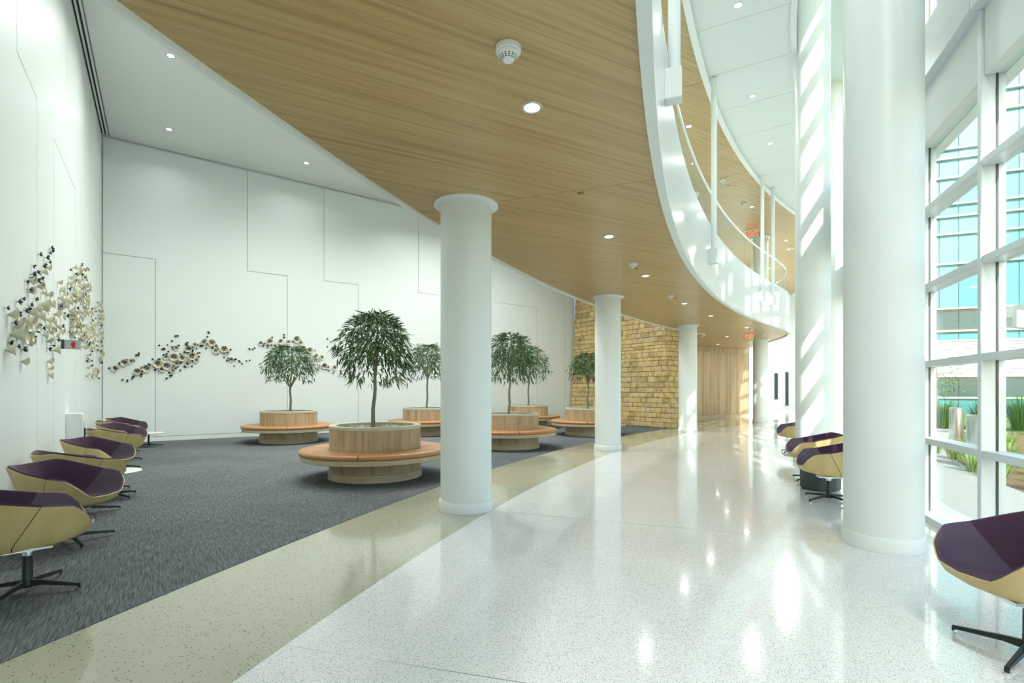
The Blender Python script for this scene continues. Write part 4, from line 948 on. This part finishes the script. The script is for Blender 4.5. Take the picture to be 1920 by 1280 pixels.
cones = [(38, 640, 1.3), (60, 780, 2.0), (20, 890, 1.2), (135, 970, 1.0), (185, 400, 1.1), (243, 440, 1.2), (280, 340, 1.0), (310, 305, 0.9), (188, 480, 0.9), (275, 485, 1.0), (315, 500, 1.0), (265, 570, 1.7), (330, 570, 1.2), (190, 630, 1.2), (250, 650, 1.3), (155, 680, 1.5), (215, 720, 1.0), (285, 600, 1.2), (310, 670, 1.3), (370, 640, 1.3), (320, 760, 1.3), (285, 780, 1.0), (320, 830, 1.0), (405, 760, 1.1), (370, 780, 1.0), (415, 650, 1.1), (380, 720, 1.2), (360, 890, 1.4), (320, 970, 1.1), (330, 1020, 0.8), (325, 1065, 1.0), (160, 790, 1.2), (145, 830, 1.2), (185, 830, 1.0), (110, 770, 1.0), (100, 690, 1.1), (225, 600, 1.1), (345, 690, 1.1), (300, 720, 1.1), (130, 730, 1.2), (80, 720, 1.1)]
flw = [(248, 213), (325, 200), (335, 180), (295, 235), (318, 265), (203, 287), (280, 292), (195, 355), (185, 370), (232, 345), (260, 380), (155, 400), (232, 405), (170, 457), (130, 518), (90, 547), (220, 525), (183, 572), (145, 610), (10, 590), (78, 635), (60, 697), (103, 700), (35, 838), (88, 863), (125, 888), (97, 810), (230, 760), (240, 710), (360, 750), (275, 740), (405, 605), (315, 875), (380, 812), (340, 855), (150, 755), (195, 795), (175, 685), (410, 725), (335, 170), (210, 345), (290, 285), (160, 595)]
zone = [(388, 470, 400, 620, 13, 6), (470, 605, 300, 800, 100, 34), (455, 520, 600, 880, 10, 8), (590, 680, 570, 1080, 54, 30), (685, 748, 630, 960, 34, 26), (540, 600, 760, 880, 6, 5)]
for x0, x1, y0, y1, nc, nf in zone:
    for i in range(nc):
        yy = y0 + (y1 - y0) * ra.random(); xx = x0 + (x1 - x0) * ra.random()
        cones.append((xx, yy, ra.uniform(0.8, 1.3)))
    for i in range(nf): flw.append((ra.uniform(x0, x1), ra.uniform(y0 - 20, y1 + 30)))
cones = [c for c in cones if not (405 < c[0] < 545 and 785 < c[1] < 900)]
for i, (zx, zy, s_) in enumerate(cones):
    u_, z = wall_hit(zx / K, 420 + zy / K, LB0, ld)
    if u_ < 0.2: u_ = ra.uniform(0.2, 0.9)
    mount(CM[i % 3], 'porcelain_cone', LB0, ld, ln, u_ + 0.03, z, s_ * 0.52, 'cream porcelain cone in the loose cluster on the left wall, nearest the viewer' if zx < 440 else 'cream porcelain cone in the dense cluster on the left wall, towards the corner', 'wall art', 'porcelain cones on the left wall, loose cluster' if zx < 440 else 'porcelain cones on the left wall, dense cluster', 0.22)
for i, (zx, zy) in enumerate(flw):
    u_, z = wall_hit(zx / K, 420 + zy / K, LB0, ld)
    if u_ < 0.15: u_ = ra.uniform(0.15, 0.8)
    mount(FM[i % 3], 'porcelain_flower', LB0, ld, ln, u_, z, ra.uniform(0.7, 1.15), 'small dark blossom among the loose cones on the left wall, nearest the viewer' if zx < 440 else 'small dark blossom among the dense cones on the left wall, towards the corner', 'wall art', 'dark blossoms on the left wall, loose cluster' if zx < 440 else 'dark blossoms on the left wall, dense cluster', 0.4)

# ================================================================ OUTSIDE
M['conc'] = plain('pale_concrete', (0.46, 0.46, 0.43), 0.85, var=0.06, bscale=3)
M['mulch'] = plain('bark_mulch', (0.26, 0.17, 0.08), 0.95, bump=0.8, bscale=40, var=0.5)
M['lawn'] = plain('lawn', (0.16, 0.26, 0.06), 0.95, bump=0.6, bscale=60, var=0.35)
M['fin'] = plain('building_white', (0.60, 0.61, 0.59), 0.6)
M['bglass'] = plain('building_glass', (0.055, 0.27, 0.35), 0.35)
M['bglass2'] = plain('building_glass_pale', (0.10, 0.33, 0.40), 0.35)
M['bwin'] = plain('building_window', (0.03, 0.08, 0.09), 0.15)
M['steel'] = plain('brushed_steel', (0.62, 0.63, 0.62), 0.28, metal=1.0)
MB().prism([(4, -60), (90, -60), (90, 75), (12, 75), (12, 40), (22.6, 38), (22.6, 29), (15.6, 19.0)] , -0.3, -0.06).build('ground', M['lawn'], kind='structure', label='lawn of the courtyard outside the glass', cat='ground')
MB().arc(31.9, 33.52, -0.25, -0.03, TH0, TH1, 0.5).build('path', M['conc'], kind='structure', label='pale concrete path curving outside the glass wall', cat='path')
MB().arc(27.6, 31.9, -0.25, -0.04, TH0, TH1, 0.5).build('planting_bed', M['mulch'], kind='structure', label='mulched planting bed beyond the concrete path', cat='ground')
MB().arc(22.5, 26.6, -0.25, -0.045, 90, 30, 0.8).build('path', M['conc'], kind='structure', label='second concrete walk across the courtyard lawn', cat='path')
me_can = MB().lathe([(0, 0), (0.145, 0), (0.15, 0.02), (0.15, 0.90), (0.14, 0.905), (0.14, 0.925), (0.15, 0.93), (0.15, 0.985), (0.13, 1.0), (0, 1.0)], 32).mesh('body', M['steel'], smooth=True)
me_cring = MB().lathe([(0.14, 0.0), (0.24, 0.0), (0.24, 0.03), (0.14, 0.03)], 32).mesh('base_ring', M['conc'])
for x, y, lb in ((8.62, 9.40, 'brushed steel bin outside the glass, nearer and right'), (11.75, 13.4, 'brushed steel bin outside the glass, farther and left')):
    e = empty('steel_bin', (x, y, -0.04), label=lb, cat='bin', group='steel bins outside'); link('body', me_can, e); link('base_ring', me_cring, e)
def clump(n, h_, spread, seed, mat, name='grass_clump'):
    r_ = random.Random(seed); mb = MB()
    for i in range(n):
        a = r_.uniform(0, 2 * pi); r0 = r_.uniform(0, spread * 0.3); L = h_ * r_.uniform(0.6, 1.1); o = r_.uniform(0.2, 1.0) * spread; wv = 0.008
        c, s_ = cos(a), sin(a); q = []
        for t_, zf in ((0, 0), (0.35, 0.62), (0.7, 0.95), (1.0, 0.85)):
            rr = r0 + o * t_; w2 = wv * (1 - t_ * 0.9)
            q += [(rr * c - w2 * s_, rr * s_ + w2 * c, L * zf), (rr * c + w2 * s_, rr * s_ - w2 * c, L * zf)]
        mb.add(q, [(0, 1, 3, 2), (2, 3, 5, 4), (4, 5, 7, 6)])
    return mb.mesh('blades', mat, flip=False)
cls = [clump(110, 0.38, 0.38, s_, M['grass']) for s_ in range(3)]
rg = random.Random(13)
spots = [(9.3, 10.6), (9.0, 9.9), (8.2, 9.0), (8.0, 8.3), (9.6, 9.3), (8.9, 8.5), (7.6, 7.3), (8.3, 7.6), (10.3, 10.5), (10.8, 11.8), (9.0, 7.6), (7.9, 6.6), (8.8, 6.9), (9.9, 8.2), (11.3, 10.8), (10.6, 9.2), (9.5, 7.0), (8.6, 6.0), (7.4, 5.9), (10.2, 7.4), (11.5, 9.6), (12.3, 12.6), (9.7, 11.6), (13.0, 11.2), (11.0, 8.2)]
for i, (x, y) in enumerate(spots):
    o = empty('grass_clump', (x, y, -0.04), rg.uniform(0, 6), label='loose green grass clump in the mulch bed outside the glass', cat='plant', group='grass clumps in the mulch'); sc = rg.uniform(0.8, 1.3); o.scale = (sc,) * 3
    link('blades', cls[i % 3], o, kind='stuff')
hd = [clump(420, 1.15, 0.75, s_ + 40, M['hedge']) for s_ in range(2)]
for i in range(17):
    x = 14.0 + i * 0.95 + rg.uniform(-0.2, 0.2); y = 21.5 - i * 0.62 + rg.uniform(-0.3, 0.3)
    o = empty('tall_grass', (x, y, -0.06), rg.uniform(0, 6), label='tall bright green ornamental grass forming a hedge in the courtyard', cat='plant', group='tall grass hedge'); sc = rg.uniform(0.9, 1.15); o.scale = (1.2, 1.2, sc)
    link('blades', hd[i % 2], o, kind='stuff')
# thin courtyard tree seen against the building
def outdoor_tree(x, y, h_, rx, seed, label):
    r_ = random.Random(seed); e = empty('young_tree', (x, y, -0.05), label=label, cat='tree')
    tb = MB(); tb.tube([(0, 0, 0), (0.03, 0.02, h_ * 0.4), (0, 0, h_ * 0.75), (0.02, 0, h_)], [0.04, 0.035, 0.025, 0.01], 8)
    for i in range(10):
        a = r_.uniform(0, 6.28); z0 = h_ * r_.uniform(0.4, 0.8); tb.tube([(0, 0, z0), (cos(a) * rx * 0.5, sin(a) * rx * 0.5, z0 + 0.3), (cos(a) * rx, sin(a) * rx, z0 + 0.45)], [0.014, 0.009, 0.004], 5)
    tb.build('trunk', M['bark'], e, smooth=True)
    fo = MB(); lv = [Vector(q) for q in leaf_verts(0.11, 0.05)]
    for i in range(500):
        a = r_.uniform(0, 6.28); zz = r_.uniform(0.42, 1.05) * h_; rr = rx * math.sqrt(r_.random()) * (1.1 - abs(zz / h_ - 0.7))
        mt = Matrix.Translation((cos(a) * rr, sin(a) * rr, zz)) @ Matrix.Rotation(r_.uniform(0, 6.28), 4, 'Z') @ Matrix.Rotation(r_.uniform(-0.4, 0.9), 4, 'Y')
        fo.add([mt @ q for q in lv], LEAF_F)
    fo.build('foliage', M['hedge'], e, flip=False, kind='stuff')
outdoor_tree(17.6, 21.0, 2.7, 0.9, 3, 'slender young tree outside, before the ground floor windows')

# opposite building: white bands, blue glass strips, fins; its face runs slightly across the view
BP = Vector((27.4, 31.4)); bu = Vector((0.933, -0.360)); bang = math.atan2(bu.y, bu.x)
bl = empty('office_building', (BP.x, BP.y, 0), bang, label='office building across the courtyard with blue glass and white bands', cat='building')
X0, X1 = -3.6, 17.5
MB().box(X0, X1, 0.25, 9.0, -0.3, 23.0).build('core', M['fin'], bl)
cw = 0.97; ncol = int((X1 - X0) / cw)
def bandpanes(z0, z1, mats, nm, yy=0.2, cwid=cw):
    mes = [MB().box(0.02, cwid - 0.02, yy - 0.03, yy, z0, z1).mesh(nm, M[k_]) for k_ in mats]; rb = random.Random(int(z0 * 100))
    for i in range(int((X1 - X0) / cwid)): link(nm, mes[rb.randrange(len(mes))], bl, (X0 + i * cwid, 0, 0))
bandpanes(0.0, 0.88, ['bglass'], 'pane'); bandpanes(1.0, 2.15, ['bglass', 'bwin', 'bglass2', 'bwin'], 'window', cwid=cw * 2)
for i in range(9): MB().box(X0, X1, 0.02, 0.22, 2.22 + i * 0.25, 2.22 + i * 0.25 + 0.225).build('cladding_board', M['fin'], bl)
bandpanes(4.55, 4.98, ['bglass'], 'pane'); bandpanes(5.2, 6.34, ['bwin', 'bwin', 'bglass2'], 'window', cwid=cw * 2)
FZ = [6.47, 9.25, 11.1, 12.2, 12.95, 14.6, 15.8, 16.4, 18.4, 19.6, 21.0]
for a, b_ in zip(FZ[:-1], FZ[1:]): bandpanes(a + 0.06, b_ - 0.06, ['bglass', 'bglass', 'bglass2'], 'pane')
for z in [0.94, 4.47, 5.07] + FZ: MB().box(X0, X1, -0.06, 0.25, z - 0.05, z + 0.05).build('fin', M['fin'], bl)
MB().box(X0, X1, -0.1, 0.3, 21.6, 23.1).build('parapet', M['fin'], bl)
# white louvred canopy outside at the right edge
cy = empty('canopy', (14.6, 12.6, 0), rad(-24), label='white louvred canopy with a sloping beam outside the glass', cat='canopy')
MB().add([(-1.6, -0.12, 3.05), (3.6, -0.12, 2.35), (3.6, -0.12, 2.75), (-1.6, -0.12, 3.5), (-1.6, 0.12, 3.05), (3.6, 0.12, 2.35), (3.6, 0.12, 2.75), (-1.6, 0.12, 3.5)], [(0, 1, 2, 3), (7, 6, 5, 4), (0, 4, 5, 1), (3, 2, 6, 7), (0, 3, 7, 4), (1, 5, 6, 2)]).build('beam', M['fin'], cy)
for i in range(10): MB().box(-1.0, 3.6, 0.25 + i * 0.28, 0.33 + i * 0.28, 3.55, 3.75).build('louvre', M['fin'], cy)
MB().box(-1.1, -0.98, 0.1, 3.1, 3.5, 3.8).build('edge_beam', M['fin'], cy); MB().box(3.5, 3.62, 0.1, 3.1, 3.5, 3.8).build('edge_beam', M['fin'], cy)
MB().cyl(0.09, -0.1, 3.5, 16, cx=3.4, cy=2.6).build('post', M['fin'], cy); MB().cyl(0.09, -0.1, 2.5, 16, cx=3.4, cy=0.0).build('post', M['fin'], cy)
